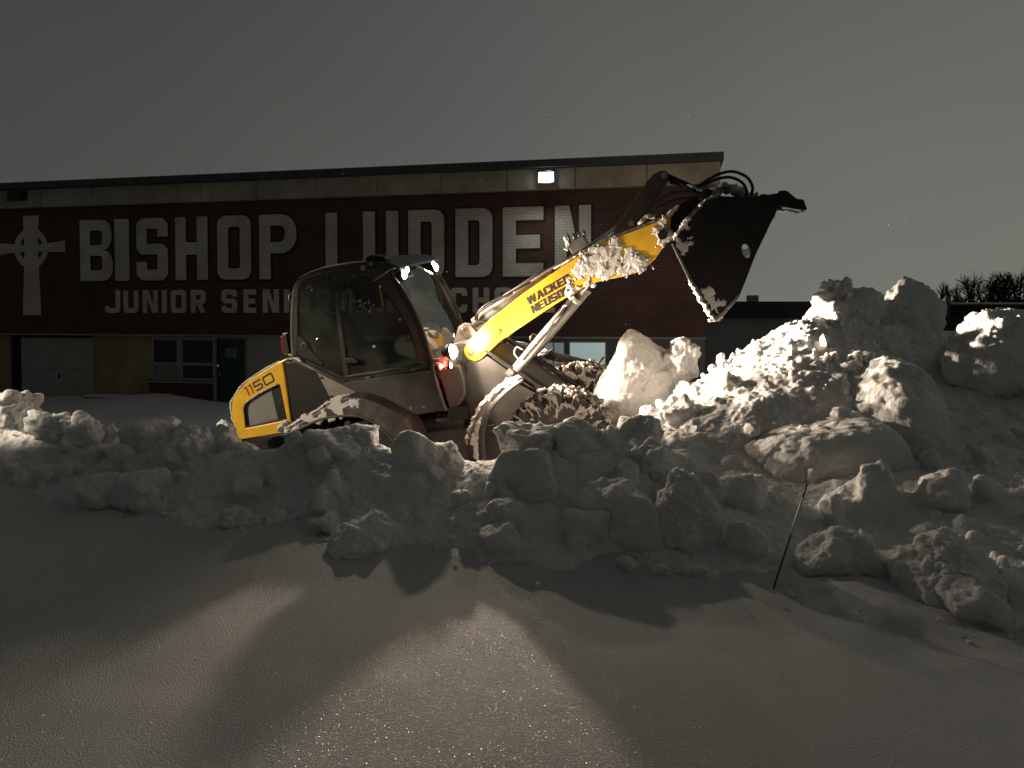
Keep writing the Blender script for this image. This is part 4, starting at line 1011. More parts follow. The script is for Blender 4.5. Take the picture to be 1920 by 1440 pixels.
# cab
CAB = [(-1.976, 2.045), (-1.911, 2.376), (-1.803, 2.753), (-1.74, 2.885), (-1.644, 2.956), (-1.443, 2.983), (-1.064, 2.97), (-.787, 2.948), (-.604, 2.941), (-.51, 2.746), (-.421, 2.525), (-.348, 2.273), (-.297, 2.006), (-.271, 1.741), (-.265, 1.695), (-1.395, 1.680)]
DWIN = [(-1.228, 2.938), (-1.068, 2.932), (-.892, 2.877), (-.751, 2.762), (-.612, 2.558), (-.493, 2.263), (-.434, 2.028), (-.414, 1.767), (-1.324, 1.76)]
QWIN = [(-1.729, 2.866), (-1.647, 2.923), (-1.292, 2.949), (-1.268, 2.945), (-1.388, 1.745), (-1.925, 2.085)]
mat("cab_frame", (.030, .029, .027), .4, var=.15, dirt=(.09, .085, .08), dscale=5, damt=.4)
for s in (-1, 1):
    cf = pr("cab_side_frame", CAB, .655, .70, "cab_frame", WLD, s, holes=[DWIN, QWIN], bevel=.010)
    dg = pr("door_window", DWIN, .672, .680, "cab_glass", cf, s, bevel=0)
    pr("quarter_window", QWIN, .672, .680, "cab_glass", cf, s, bevel=0)
    tube("rear_pillar", [(-1.985, s * .69, 2.05), (-1.925, s * .69, 2.376), (-1.815, s * .69, 2.753), (-1.745, s * .685, 2.90), (-1.64, s * .68, 2.97), (-1.40, s * .68, 3.0)], .026, "frame_grey", cf, curve=True)
    tube("lower_rail", [(-1.985, s * .70, 2.05), (-1.69, s * .715, 1.865), (-1.38, s * .715, 1.69)], .026, "frame_grey", cf)
    tube("window_trim", [(-1.345, s * .705, 1.74), (-.40, s * .705, 1.748)], .012, "black_plastic", cf)
    tube("door_seal", [(x, s * .703, z) for x, z in DWIN[2:8]], .013, "black_gloss", cf, curve=True)
    pr("door_handle", [(-1.325, 1.905), (-1.312, 1.978), (-1.19, 1.962), (-1.150, 1.925), (-1.175, 1.893)], .695, .745, "black_plastic", cf, s, bevel=.012)
    pr("hinge", [(-1.25, 2.74), (-1.236, 2.82), (-1.10, 2.80), (-1.07, 2.765), (-1.09, 2.73)], .69, .735, "black_plastic", cf, s, bevel=.012)
    lathe("speaker_ring", [(.030, s * .704), (.044, s * .704), (.044, s * .69), (.03, s * .69)], (-1.81, 0, 2.19), "frame_grey", cf, n=24)
    pr("speaker_panel", [(-1.915, 2.09), (-1.895, 2.35), (-1.84, 2.31), (-1.76, 2.22), (-1.74, 2.12), (-1.62, 1.96), (-1.64, 1.92)], .682, .694, "black_plastic", cf, s, bevel=.003)
    # windscreen pillar: glossy bent tubes
    cv = [(-.70, s * .70, 2.975), (-.600, s * .705, 2.93), (-.505, s * .705, 2.746), (-.414, s * .705, 2.525), (-.341, s * .705, 2.273), (-.290, s * .705, 2.006), (-.262, s * .705, 1.70)]
    tube("screen_pillar", cv, .034, "black_gloss", cf, curve=True)
    tube("pillar_edge", [(x - .085, s * .60, z - .02) for x, _, z in cv[1:]], .018, "black_gloss", cf, curve=True)
    if s < 0:
        prism("paper_sticker", [(-.711, 1.996), (-.667, 2.06), (-.445, 2.03), (-.437, 1.948), (-.435, 1.864), (-.46, 1.83), (-.641, 1.909), (-.669, 1.917)], -.669, -.667, "sticker", dg, bevel=0)
        prism("window_sticker", [(-1.613, 2.899), (-1.536, 2.895), (-1.57, 2.839), (-1.647, 2.843)], -.669, -.667, "sticker_yellow", cf, bevel=0)
        tube("lock_button", [(-.93, -.685, 2.05), (-.93, -.70, 2.05)], .016, "white_paint", cf, n=12)
        for x in (-1.07, -.50):
            box("hinge_pin", (x, -.72, 1.70 + (.02 if x > -1 else 0)), (.07, .04, .035), "frame_grey", cf)
# windscreen: one bowed pane between the pillars
prof = smooth_path([(-.60, 0, 2.92), (-.505, 0, 2.746), (-.414, 0, 2.525), (-.341, 0, 2.273), (-.290, 0, 2.006), (-.262, 0, 1.70)], 4)
V, F = [], []; ny_ = 9
for i, p in enumerate(prof):
    for j in range(ny_):
        yy = -.69 + 1.38 * j / (ny_ - 1); V.append((p[0] + .09 * (1 - (yy / .69) ** 2), yy, p[2]))
for i in range(len(prof) - 1):
    for j in range(ny_ - 1): F.append((i * ny_ + j, i * ny_ + j + 1, (i + 1) * ny_ + j + 1, (i + 1) * ny_ + j))
ws = link("windscreen", pydata("windscreen", V, F), "screen_glass", WLD, True)
tube("wiper_arm", [(-.50, -.10, 2.72), (-.42, -.06, 2.55), (-.345, .02, 2.39), (-.315, .04, 2.33)], .010, "black_gloss", ws)
tube("wiper_blade", [(-.49, -.16, 2.62), (-.36, -.09, 2.42), (-.26, -.02, 2.16)], .008, "black_gloss", ws)
snow_ridge("snow_rim", [(-.52, -.30, 2.78), (-.50, -.22, 2.76), (-.49, -.15, 2.77)], .015, ws, 3, step=.006)
strip("rear_window", [(-1.95, -.66, 2.10), (-1.80, -.66, 2.72), (-1.72, -.66, 2.86)], [(-1.95, .66, 2.10), (-1.80, .66, 2.72), (-1.72, .66, 2.86)], .006, "cab_glass", WLD)
ROOF = [(-1.79, 2.86), (-1.72, 2.965), (-1.60, 3.015), (-1.40, 3.045), (-1.0, 3.045), (-.72, 3.015), (-.55, 2.975), (-.43, 2.90), (-.42, 2.87), (-.56, 2.90), (-.75, 2.955), (-1.0, 2.985), (-1.45, 2.990), (-1.63, 2.965), (-1.72, 2.89)]
rf = prism("cab_roof", ROOF, -.69, .69, "cab_frame", WLD, bevel=.015)
snow_ridge("snow_rim", [(-1.70, -.68, 2.985), (-1.4, -.68, 3.05), (-1.05, -.68, 3.05), (-.8, -.68, 3.03)], .010, rf, 12, step=.01)
for x, z, r_ in ((-.86, 2.965, .03), (-.75, 2.99, .022)):
    tube("roof_bolt", [(x, -.69, z), (x, -.705, z)], r_, "light_grey_paint", rf, n=12)
prism("aerial_box", [(-.86, 3.02), (-.85, 3.075), (-.78, 3.09), (-.62, 3.045), (-.60, 3.0)], -.60, -.42, "black_plastic", rf, bevel=.012)

def lamp(x, y, z, r, lens, parent, name="work_light", depth=.07):
    w = empty(name, (x, y, z)); w.parent = parent
    lathe("housing", [(0, -depth), (r * .7, -depth), (r * 1.1, -depth * .3), (r * 1.12, .01), (r * .98, .012)], (0, 0, 0), "black_plastic", w, n=24, axis='x')
    lathe("lens", [(r, .0), (r * .92, r * .35), (r * .65, r * .66), (r * .3, r * .82), (0, r * .86)], (0, 0, 0), lens, w, n=24, axis='x')
    return w
WM = Matrix.Translation(LOC) @ Euler(ROT).to_matrix().to_4x4()
def beam(name, p, d, power, cone, blend, rad, col=(1.0, .80, .61)):
    a = WM @ Vector(p); b = WM @ (Vector(p) + Vector(d)); return spot(name, a, b, power, cone, blend, col, rad)
for s in (-1, 1):
    hl = lamp(.02, s * .80, 1.865, .086, "warm_lens", WLD, "head_light", .09)
    beam("head_light_beam", (.115, s * .80, 1.865), (1, -.01 if s < 0 else -.24, -.09), 780 if s < 0 else 480, 66, 1.0, .05)
    beam("head_light_core", (.118, s * .80, 1.865), (1, -.005 if s < 0 else -.24, -.078), 6500 if s < 0 else 2200, 24, 1.0, .05)
    beam("head_light_spill", (.14, s * .84, 1.865), (.85, .53 * s, -.05), 320, 150, .5, .07)
    beam("head_light_glow", (.13, s * .84, 1.865), (1, 0, 0), 62, 176, .2, .05)
    lamp(-.025, s * .80, 1.712, .036, "small_lens", WLD, "position_light", .05)
    tl = lamp(-.150, s * .80, 1.722, .045, "red_lens", WLD, "turn_light", .05)
    lathe("bulb", [(0, .05), (.016, .045), (.02, .03)], (0, -.012, 0), "red_core", tl, n=12, axis='x')
    box("lamp_bracket", (-.07, s * .77, 1.79), (.05, .05, .24), "frame_grey", WLD)
    box("lamp_arm", (-.12, s * .74, 1.79), (.22, .04, .04), "frame_grey", WLD)
    tube("lamp_cable", [(-.19, s * .80, 1.69), (-.17, s * .80, 1.60), (-.13, s * .80, 1.565), (-.08, s * .80, 1.60), (-.04, s * .80, 1.685)], .007, "hose_rubber", WLD, curve=True, n=6)
    rw = lamp(-.455, s * .56, 2.80, .055, "warm_lens", rf, "roof_light", .07)
    lamp(-.440, s * .46, 2.85, .038, "warm_lens", rf, "roof_light", .05)
    box("lamp_foot", (-.49, s * .53, 2.885), (.08, .20, .06), "black_plastic", rf)
    spot("roof_light_core", WM @ Vector((-.38, s * .56, 2.80)), (2.55, 7.25, 2.35), 800 if s < 0 else 350, 40, 1.0, (1.0, .80, .61), .045)
    beam("roof_light_beam", (-.385, s * .56, 2.80), (1, .10 * s, -.12), 150 if s < 0 else 90, 176, .3, .045)
# red side marker lamp throws a little light on the door
rl = bpy.data.lights.new("turn_light_glow", 'POINT'); rl.energy = 5.5; rl.color = (1, .08, .05); rl.shadow_soft_size = .03
ro_ = bpy.data.objects.new("turn_light_glow", rl); COL.objects.link(ro_); ro_.location = WM @ Vector((-.085, -.83, 1.74))
# tail lamp cluster on the rear corner
for s in (-1, 1):
    tl = pr("tail_light", [(-2.07, 2.36), (-2.01, 2.36), (-2.02, 2.13), (-2.10, 2.13)], .50, .70, "black_plastic", WLD, s, bevel=.01)
    pr("tail_lens", [(-2.095, 2.345), (-2.07, 2.35), (-2.10, 2.14), (-2.125, 2.15)], .51, .69, "tail_red", tl, s, bevel=.008)
    box("tail_bracket", (-1.98, s * .62, 2.22), (.1, .06, .08), "frame_grey", tl)
snow_ridge("snow_rim", [(-2.11, -.66, 2.135), (-2.05, -.66, 2.12), (-1.99, -.68, 2.10)], .018, WLD, 21, step=.006)
snow_ridge("snow_rim", [(-2.10, -.62, 2.365), (-2.03, -.62, 2.368)], .010, WLD, 22, step=.006)
tube("antenna", [(-1.84, -.60, 2.86), (-1.90, -.64, 2.80), (-1.88, -.66, 2.70)], .008, "worn_edge", WLD, n=6)
# mirrors
for s in (-1, 1):
    m_ = empty("mirror", (0, 0, 0)); m_.parent = WLD
    pr("mirror_head", rr(-.905, 2.50, -.585, 2.765, .045), .93, .985, "black_gloss", m_, s, bevel=.015)
    tube("mirror_arm", [(-.47, s * .70, 2.90), (-.52, s * .80, 2.88), (-.66, s * .93, 2.80), (-.735, s * .945, 2.75), (-.75, s * .94, 2.62)], .010, "black_gloss", m_, curve=True, n=8)
    if s < 0:
        g = random.Random(3)
        for k in range(16):
            x, z = (g.gauss(-.85, .035), g.gauss(2.57, .04)) if k < 8 else (g.gauss(-.74, .05), g.gauss(2.58, .05))
            snow_ridge("stuck_flake", [(x, -.988, z), (x + .008, -.990, z + .004), (x + .012, -.988, z)], .006, m_, k, n=6, step=.006)
# interior
si = empty("driver_seat", (0, 0, 0)); si.parent = WLD
prism("backrest", [(-1.62, 1.98), (-1.50, 1.96), (-1.58, 2.40), (-1.70, 2.50), (-1.76, 2.42)], -.24, .24, "seat_cloth", si, bevel=.04)
prism("cushion", [(-1.6, 1.84), (-1.10, 1.86), (-1.06, 1.95), (-1.15, 1.99), (-1.6, 1.96)], -.25, .25, "seat_cloth", si, bevel=.04)
prism("seat_base", [(-1.55, 1.62), (-1.2, 1.62), (-1.15, 1.84), (-1.58, 1.84)], -.18, .18, "black_plastic", si, bevel=.02)
prism("dashboard", [(-.62, 1.70), (-.36, 1.70), (-.42, 2.10), (-.55, 2.16), (-.66, 2.08)], -.30, .22, "interior", WLD, bevel=.03)
st = empty("steering_wheel", (-.76, 0, 2.14), (0, R(-28), 0)); st.parent = WLD
tube("steering_ring", [(.17 * math.cos(a), .17 * math.sin(a), 0) for a in np.linspace(0, 2 * math.pi, 33)], .014, "black_plastic", st, n=8)
tube("steering_column", [(.0, 0, 0), (.03, 0, -.3)], .025, "black_plastic", st)
tube("steering_spoke", [(-.165, 0, 0), (.165, 0, 0)], .012, "black_plastic", st, n=6)
box("cab_floor", (-1.1, 0, 1.70), (1.6, 1.26, .06), "interior", WLD)
prism("side_console", [(-1.6, 1.73), (-.9, 1.73), (-.95, 1.99), (-1.5, 2.02)], .30, .60, "interior", WLD, bevel=.03)
# lower body
LOW = [(-1.958, 2.035), (-1.38, 1.685), (-.262, 1.690), (-.212, 1.196), (-.721, 1.19), (-1.035, 1.392), (-1.172, 1.488), (-1.69, 1.862)]
prism("body_core", [(-1.9, 1.95), (-1.38, 1.67), (-.30, 1.67), (-.25, 1.22), (-.70, 1.22), (-1.0, 1.36), (-1.5, 1.42), (-1.65, 1.8)], -.655, .655, "black_plastic", WLD, bevel=.01)
for s in (-1, 1):
    lo = pr("door_panel", LOW, .66, .735, "grey_paint", WLD, s, bevel=.012)
    tube("door_edge", [(-.268, s * .735, 1.74), (-.238, s * .74, 1.45), (-.205, s * .735, 1.19)], .024, "frame_grey", lo, n=10)
    for x, z in ((-.62, 1.28), (-.46, 1.27)): tube("bolt", [(x, s * .733, z), (x, s * .743, z)], .014, "light_grey_paint", lo, n=10)
cw = prism("front_cowl", [(-.255, 1.72), (-.05, 1.72), (.03, 1.60), (.02, 1.33), (-.10, 1.20), (-.20, 1.17)], -.62, .62, "frame_grey", WLD, bevel=.02)
for s in (-1, 1):
    tube("grab_handle", [(.02, s * .64, 1.68), (.045, s * .66, 1.50), (.02, s * .66, 1.33), (-.075, s * .65, 1.23)], .020, "frame_grey", cw, curve=True)
    box("step_bracket", (-.10, s * .60, 1.12), (.22, .10, .16), "black_plastic", WLD)
    tube("brake_hose", [(-.40, s * .55, 1.15), (-.20, s * .60, .98), (.05, s * .60, .92), (.3, s * .55, .90)], .018, "hose_rubber", WLD, curve=True)
    tube("air_bottle", [(-.62, s * .52, 1.02), (-.05, s * .52, 1.02)], .11, "black_plastic", WLD, n=16, bevel=.02)
# fenders
FO = [(-2.128, 1.264), (-1.889, 1.352), (-1.675, 1.432), (-1.46, 1.529), (-1.264, 1.556), (-1.085, 1.523), (-.918, 1.44), (-.759, 1.332), (-.618, 1.227), (-.549, 1.044), (-.497, .80)]
FI = [(-2.12, 1.217), (-1.829, 1.295), (-1.607, 1.345), (-1.366, 1.345), (-1.154, 1.31), (-.988, 1.21), (-.839, 1.03), (-.745, .80)]
for s in (-1, 1):
    fe = pr("rear_fender", FO + FI[::-1], .60, .97, "fender_plastic", WLD, s, bevel=.03)
    tube("fender_lip", [(x, s * .972, z) for x, z in FI], .016, "fender_plastic", fe, curve=True)
    if s < 0:
        snow_ridge("fender_snow", [(-2.16, -.93, 1.275), (-1.90, -.93, 1.37), (-1.66, -.93, 1.455), (-1.45, -.92, 1.545), (-1.25, -.91, 1.57)], .022, fe, 31, step=.010, n=20)
        snow_patch("fender_snow", [(-2.1, 1.24), (-1.6, 1.41), (-1.35, 1.52), (-1.15, 1.50), (-1.2, 1.40), (-1.45, 1.40), (-1.8, 1.31)], -.971, fe, .03, 32, ragged=.07)
GO = smooth_path([(.76, 0, 1.436), (.601, 0, 1.415), (.385, 0, 1.29), (.217, 0, 1.156), (.071, 0, .964), (-.036, 0, .74), (-.05, 0, .55)], 4)
GI = smooth_path([(.831, 0, 1.46), (.731, 0, 1.416), (.54, 0, 1.301), (.395, 0, 1.169), (.304, 0, 1.011), (.244, 0, .79), (.24, 0, .58)], 4)
for s in (-1, 1):
    A = [(p[0], s * .70, p[2]) for p in GO]; B = [(p[0], s * .98, p[2]) for p in GI]
    gd_ = strip("front_mudguard", A, B, .022, "fender_plastic", WLD)
    for k in range(5):
        t = .12 + .19 * k
        tube("guard_rib", [tuple(np.array(a) * (1 - t) + np.array(b) * t + np.array([-.008, 0, .010])) for a, b in zip(A[7:], B[7:])], .007, "fender_plastic", gd_, n=6)
    mid = [tuple(np.array(a) * .62 + np.array(b) * .38 + np.array([-.012, 0, .018])) for a, b in zip(A, B)]
    snow_ridge("guard_snow", mid[0:12:2], .045, gd_, 41 + s, step=.010, n=18)
    snow_ridge("guard_snow", [tuple(np.array(a) + np.array([-.008, 0, .012])) for a in A[2:22:3]], .032, gd_, 44 + s, step=.010, n=16)
    snow_ridge("guard_snow", [tuple(np.array(a) * .45 + np.array(b) * .55 + np.array([-.004, 0, .004])) for a, b in zip(A[14:24:3], B[14:24:3])], .05, gd_, 48 + s, step=.012, n=16)
    tube("guard_stay", [(.70, s * .72, 1.40), (.95, s * .55, 1.15)], .018, "black_plastic", gd_)
# dark flap behind the boom, over the far front tyre
fl_ = prism("far_side_flap", [(.05, 1.60), (.30, 1.66), (.447, 1.618), (.724, 1.476), (1.094, 1.322), (1.404, 1.188), (1.285, 1.165), (1.003, 1.24), (.52, 1.42), (.10, 1.42)], .84, .88, "black_plastic", WLD, bevel=.006)
tube("flap_stay", [(1.466, .86, 1.267), (1.316, .86, 1.131)], .014, "black_plastic", fl_)

# boom tower
TOW = [(-.10, 1.62), (-.075, 1.90), (.02, 2.085), (.09, 2.115), (.17, 2.09), (.25, 1.95), (.33, 1.66)]
for s in (-1, 1):
    tw = pr("tower_plate", TOW, .30, .385, "light_grey_paint", WLD, s, bevel=.01)
    lathe("tower_pin", [(0, s * .41), (.030, s * .41), (.034, s * .385)], (.075, 0, 2.034), "pin_steel", tw, n=20)
    lathe("tower_boss", [(.036, s * .395), (.060, s * .395), (.062, s * .38)], (.075, 0, 2.034), "light_grey_paint", tw, n=24)
    box("tower_shelf", (.04, s * .43, 1.90), (.26, .16, .03), "light_grey_paint", tw, rot=(0, R(-8), 0))
prism("tower_core", [(-.06, 1.62), (-.03, 1.88), (.28, 1.88), (.30, 1.62)], -.30, .30, "frame_grey", WLD, bevel=.01)
# boom
BOOM = [(.07, 1.774), (.074, 1.835), (.125, 1.906), (.437, 2.119), (.866, 2.34), (1.35, 2.559), (1.708, 2.708), (1.997, 2.782), (2.373, 2.847), (2.616, 2.904), (2.562, 2.662), (2.469, 2.568), (2.376, 2.473), (2.235, 2.385), (2.135, 2.362), (2.023, 2.352), (1.677, 2.335), (1.600, 2.318), (1.211, 2.165), (.529, 1.863), (.263, 1.693), (.185, 1.669), (.102, 1.707)]
HOLE = [(1.966 + .030 * math.cos(a), 2.629 + .034 * math.sin(a)) for a in np.linspace(0, 2 * math.pi, 16, endpoint=False)]
for s in (-1, 1):
    bo = pr("boom_arm", BOOM, .40, .50, "yellow_paint", WLD, s, holes=[HOLE], bevel=.010)
    lathe("pivot_pin", [(0, s * .525), (.026, s * .525), (.030, s * .50)], (.156, 0, 1.775), "pin_steel", bo, n=20)
    lathe("pivot_ring", [(.032, s * .508), (.042, s * .508), (.042, s * .495)], (.156, 0, 1.775), "yellow_paint", bo, n=24)
    if s < 0:
        tube("stay_hook", [(.20, -.508, 1.700), (.30, -.508, 1.775), (.513, -.508, 1.938), (.545, -.508, 1.972), (.535, -.508, 1.99), (.51, -.508, 1.985)], .010, "yellow_paint", bo, n=8)
        ang = R(20)
        for txt, z_, x_0 in (("WACKER", 0, .905), ("NEUSON", 1, .905)):
            u = 0
            for ch_ in txt:
                w = {'W': .114, 'A': .092, 'K': .084, 'I': .03}.get(ch_, .078)
                ox = .926 if not z_ else .957; oz = 2.207 if not z_ else 2.105
                letter_mesh("decal_letter", ch_, w, .090, .027, "decal_black", bo, deco(ox + math.cos(ang) * u, oz + math.sin(ang) * u, ang, -.502, .18), .0015, tv=.0195)
                u += w + .006
        dc = prism("warning_decal", [(1.925, 2.505), (2.035, 2.555), (2.06, 2.45), (1.945, 2.42)], -.5016, -.5004, "sticker_yellow", bo, bevel=0)
        for a, b in (((1.955, 2.455), (2.035, 2.475)), ((2.035, 2.475), (1.99, 2.53)), ((1.99, 2.53), (1.955, 2.455))):
            tube("warning_line", [(a[0], -.502, a[1]), (b[0], -.502, b[1])], .004, "decal_black", dc, n=4)
        snow_patch("boom_snow", [(1.575, 2.56), (1.64, 2.665), (1.80, 2.70), (2.01, 2.755), (2.04, 2.67), (1.93, 2.60), (1.86, 2.50), (1.80, 2.42), (1.70, 2.43), (1.62, 2.47)], -.50, bo, .055, 61)
        snow_patch("boom_snow", [(2.02, 2.37), (2.07, 2.52), (2.10, 2.61), (2.15, 2.60), (2.20, 2.53), (2.28, 2.45), (2.20, 2.40)], -.50, bo, .05, 62)
        snow_patch("boom_snow", [(2.40, 2.845), (2.60, 2.895), (2.575, 2.72), (2.545, 2.66), (2.47, 2.63), (2.44, 2.70), (2.39, 2.75)], -.50, bo, .05, 63)
        snow_patch("boom_snow", [(1.40, 2.26), (1.47, 2.34), (1.66, 2.40), (1.66, 2.345), (1.5, 2.29)], -.50, bo, .03, 64, ragged=.06)
        snow_patch("boom_snow", [(1.50, 2.54), (1.52, 2.60), (1.62, 2.65), (1.62, 2.57), (1.56, 2.50)], -.50, bo, .02, 65, ragged=.06)
        snow_patch("boom_frost", [(1.44, 2.36), (1.50, 2.46), (1.64, 2.60), (1.78, 2.66), (1.98, 2.70), (2.06, 2.66), (1.98, 2.46), (1.84, 2.40), (1.70, 2.38)], -.50, bo, .016, 67, ragged=.10)
        snow_patch("boom_frost", [(2.04, 2.38), (2.08, 2.60), (2.20, 2.60), (2.30, 2.47), (2.2, 2.40)], -.50, bo, .014, 68, ragged=.09)
    top = [(x, s * .45, z + .008) for x, z in BOOM[5:10]]
    snow_ridge("boom_top_snow", top, .016, bo, 66 + s, step=.012, n=16)
snow_ridge("boom_tip_snow", [(2.26, -.47, 2.87), (2.36, -.45, 2.93), (2.45, -.47, 2.90)], .028, WLD, 71, step=.012, n=18)
snow_ridge("boom_tip_snow", [(2.47, -.48, 2.76), (2.55, -.47, 2.86), (2.63, -.46, 2.94), (2.72, -.45, 2.99)], .026, WLD, 72, step=.012, n=18)
tube("boom_cross_tube", [(1.55, -.41, 2.50), (1.55, .41, 2.50)], .075, "yellow_paint", WLD, n=20)
tube("boom_cross_tube", [(.80, -.41, 2.18), (.80, .41, 2.18)], .05, "yellow_paint", WLD, n=20)
tube("boom_cross_tube", [(2.50, -.62, 2.72), (2.50, .62, 2.72)], .05, "bucket_steel", WLD, n=18)
# lift cylinders
for s in (-1, 1):
    lc = empty("lift_cylinder", (0, 0, 0)); lc.parent = WLD
    y = s * .45
    tube("barrel", [(.63, y, 1.50), (1.452, y, 2.193)], .062, "cylinder_paint", lc, n=24)
    tube("gland", [(1.425, y, 2.170), (1.468, y, 2.207)], .070, "cylinder_paint", lc, n=24, bevel=.006)
    tube("piston_rod", [(1.46, y, 2.20), (1.66, y, 2.37)], .030, "chrome", lc, n=18)
    tube("rod_line", [(1.40, y - .072, 2.19), (1.10, y - .075, 1.94), (1.06, y - .078, 1.885), (.98, y - .075, 1.83), (.72, y - .075, 1.62)], .010, "cylinder_paint", lc, n=8)
    tube("rod_line", [(1.36, y - .070, 2.11), (1.18, y - .070, 1.965)], .010, "black_plastic", lc, n=8)
    tube("hose_bow", [(.70, y - .06, 1.62), (.66, y - .05, 1.70), (.70, y - .03, 1.76), (.76, y - .03, 1.72)], .010, "cylinder_paint", lc, curve=True, n=8)
    box("foot", (.60, y, 1.46), (.12, .10, .16), "light_grey_paint", lc, rot=(0, R(-40), 0))
    lathe("foot_pin", [(0, s * .53), (.03, s * .53), (.03, s * .48)], (.60, 0, 1.47), "pin_steel", lc, n=14)
    snow_ridge("cylinder_snow", [(1.28, y - .05, 2.09), (1.34, y - .055, 2.13), (1.39, y - .045, 2.18)], .022, lc, 81, step=.008)
# tilt cylinder and bell crank
tc_ = empty("tilt_cylinder", (0, 0, 0)); tc_.parent = WLD
tube("barrel", [(.10, 0, 2.06), (1.15, 0, 2.50)], .065, "cylinder_paint", tc_, n=20)
tube("piston_rod", [(1.15, 0, 2.50), (1.98, 0, 2.86)], .034, "chrome", tc_, n=16)
tube("rod_line", [(.35, -.075, 2.20), (1.10, -.075, 2.52), (1.45, -.12, 2.66)], .014, "cylinder_paint", tc_, n=8)
tube("rod_line", [(.30, .05, 2.24), (.62, .05, 2.36), (1.10, .05, 2.56)], .014, "cylinder_paint", tc_, n=8)
bc = prism("bell_crank", [(1.93, 2.56), (1.94, 2.84), (2.028, 2.944), (2.427, 3.334), (2.50, 3.385), (2.585, 3.401), (2.640, 3.375), (2.655, 3.33), (2.640, 3.28), (2.452, 3.081), (2.294, 2.927), (2.18, 2.80), (2.12, 2.56)], -.07, .07, "cab_frame", WLD, bevel=.012)
for x, z in ((2.600, 3.345), (2.16, 2.895)):
    tube("crank_pin", [(x, -.10, z), (x, .10, z)], .034, "pin_steel", bc, n=16)
tube("tilt_link", [(2.60, 0, 3.345), (2.86, 0, 3.16), (3.06, 0, 3.03)], [.035, .040, .030], "bucket_steel", WLD, n=12)
snow_ridge("link_snow", [(2.82, -.03, 3.20), (2.90, -.03, 3.15), (2.99, -.03, 3.08)], .018, WLD, 91, step=.008)
# hydraulic coupling block on top of the boom
cb_ = box("coupling_block", (1.57, -.33, 2.775), (.20, .16, .12), "worn_edge", WLD, rot=(0, R(-20), 0))
for k in range(4): tube("coupling", [(1.48 + .06 * k, -.33, 2.80 + .012 * k), (1.475 + .06 * k, -.33, 2.90 + .005 * k)], .017, "worn_edge", cb_, n=8)
snow_ridge("block_snow", [(1.44, -.40, 2.73), (1.47, -.41, 2.83), (1.44, -.41, 2.89)], .022, cb_, 93, step=.008)
for nm, pts, r_ in (("hydraulic_hose", [(2.644, 0, 3.258), (2.888, 0, 3.159), (3.06, 0, 3.21), (3.185, 0, 3.245), (3.326, 0, 3.24), (3.454, 0, 3.155), (3.501, 0, 3.037), (3.474, 0, 2.954)], .017),
                    ("hydraulic_hose", [(2.80, .02, 3.18), (3.0, .02, 3.165), (3.148, .02, 3.195), (3.289, .02, 3.185), (3.402, .02, 3.105), (3.437, .02, 3.001), (3.42, .02, 2.95)], .017),
                    ("hydraulic_hose", [(2.90, -.1, 3.10), (2.756, -.1, 3.134), (2.592, -.1, 3.118), (2.453, -.1, 3.063), (2.34, -.1, 2.969), (2.281, -.1, 2.90)], .010),
                    ("hydraulic_hose", [(2.95, -.2, 3.02), (2.70, -.2, 3.06), (2.45, -.2, 3.0), (2.25, -.2, 2.86)], .010),
                    ("hydraulic_hose", [(.40, -.3, 2.062), (.30, -.33, 2.10), (.20, -.35, 2.085), (.127, -.36, 2.01), (.145, -.36, 1.93), (.206, -.36, 1.87)], .014),
                    ("hydraulic_hose", [(.157, -.1, 2.104), (.19, -.1, 2.172), (.32, -.1, 2.259), (.623, -.1, 2.35), (.90, -.1, 2.44)], .014),
                    ("hydraulic_hose", [(.20, -.2, 2.08), (.24, -.2, 2.19), (.38, -.2, 2.25), (.70, -.2, 2.36)], .012)):
    tube(nm, pts, r_, "hose_rubber", WLD, curve=True, n=10)
# quick hitch
qh = prism("quick_hitch", [(2.46, 2.60), (2.60, 2.60), (2.70, 2.80), (2.95, 3.00), (3.08, 3.07), (3.02, 3.11), (2.80, 3.03), (2.58, 2.93), (2.48, 2.80)], -.46, -.36, "bucket_steel", WLD, bevel=.01)
prism("quick_hitch", [(2.46, 2.60), (2.60, 2.60), (2.70, 2.80), (2.95, 3.00), (3.08, 3.07), (3.02, 3.11), (2.80, 3.03), (2.58, 2.93), (2.48, 2.80)], .36, .46, "bucket_steel", WLD, bevel=.01)
tube("hitch_tube", [(2.98, -.60, 3.03), (2.98, .60, 3.03)], .05, "bucket_steel", qh, n=14)
# bucket
BK = [(2.869, 2.889), (2.754, 2.794), (2.598, 2.631), (2.702, 2.269), (2.891, 1.794), (2.939, 1.824), (3.149, 2.0), (3.205, 2.094), (3.357, 2.376), (3.549, 2.673), (3.581, 2.71), (3.665, 2.90), (3.651, 2.924), (3.38, 2.935), (3.099, 3.005), (2.965, 2.958)]
OV = [(3.275 + .036 * math.cos(a) - .012 * math.sin(a), 2.430 + .070 * math.sin(a) + .012 * math.cos(a)) for a in np.linspace(0, 2 * math.pi, 20, endpoint=False)]
bk = empty("bucket", (0, 0, 0)); bk.parent = WLD
for s in (-1, 1):
    pr("side_plate", BK, .975, 1.0, "bucket_steel", bk, s, holes=[OV], bevel=.006)
    pr("side_cutter", [(2.885, 1.79), (2.945, 1.815), (3.155, 1.995), (3.14, 2.02), (2.93, 1.85)], 1.001, 1.012, "worn_edge", bk, s, bevel=.003)
    pr("wear_strip", [(2.585, 2.63), (2.612, 2.63), (2.716, 2.272), (2.905, 1.80), (2.885, 1.785), (2.69, 2.262)], .96, 1.016, "worn_edge", bk, s, bevel=.004)
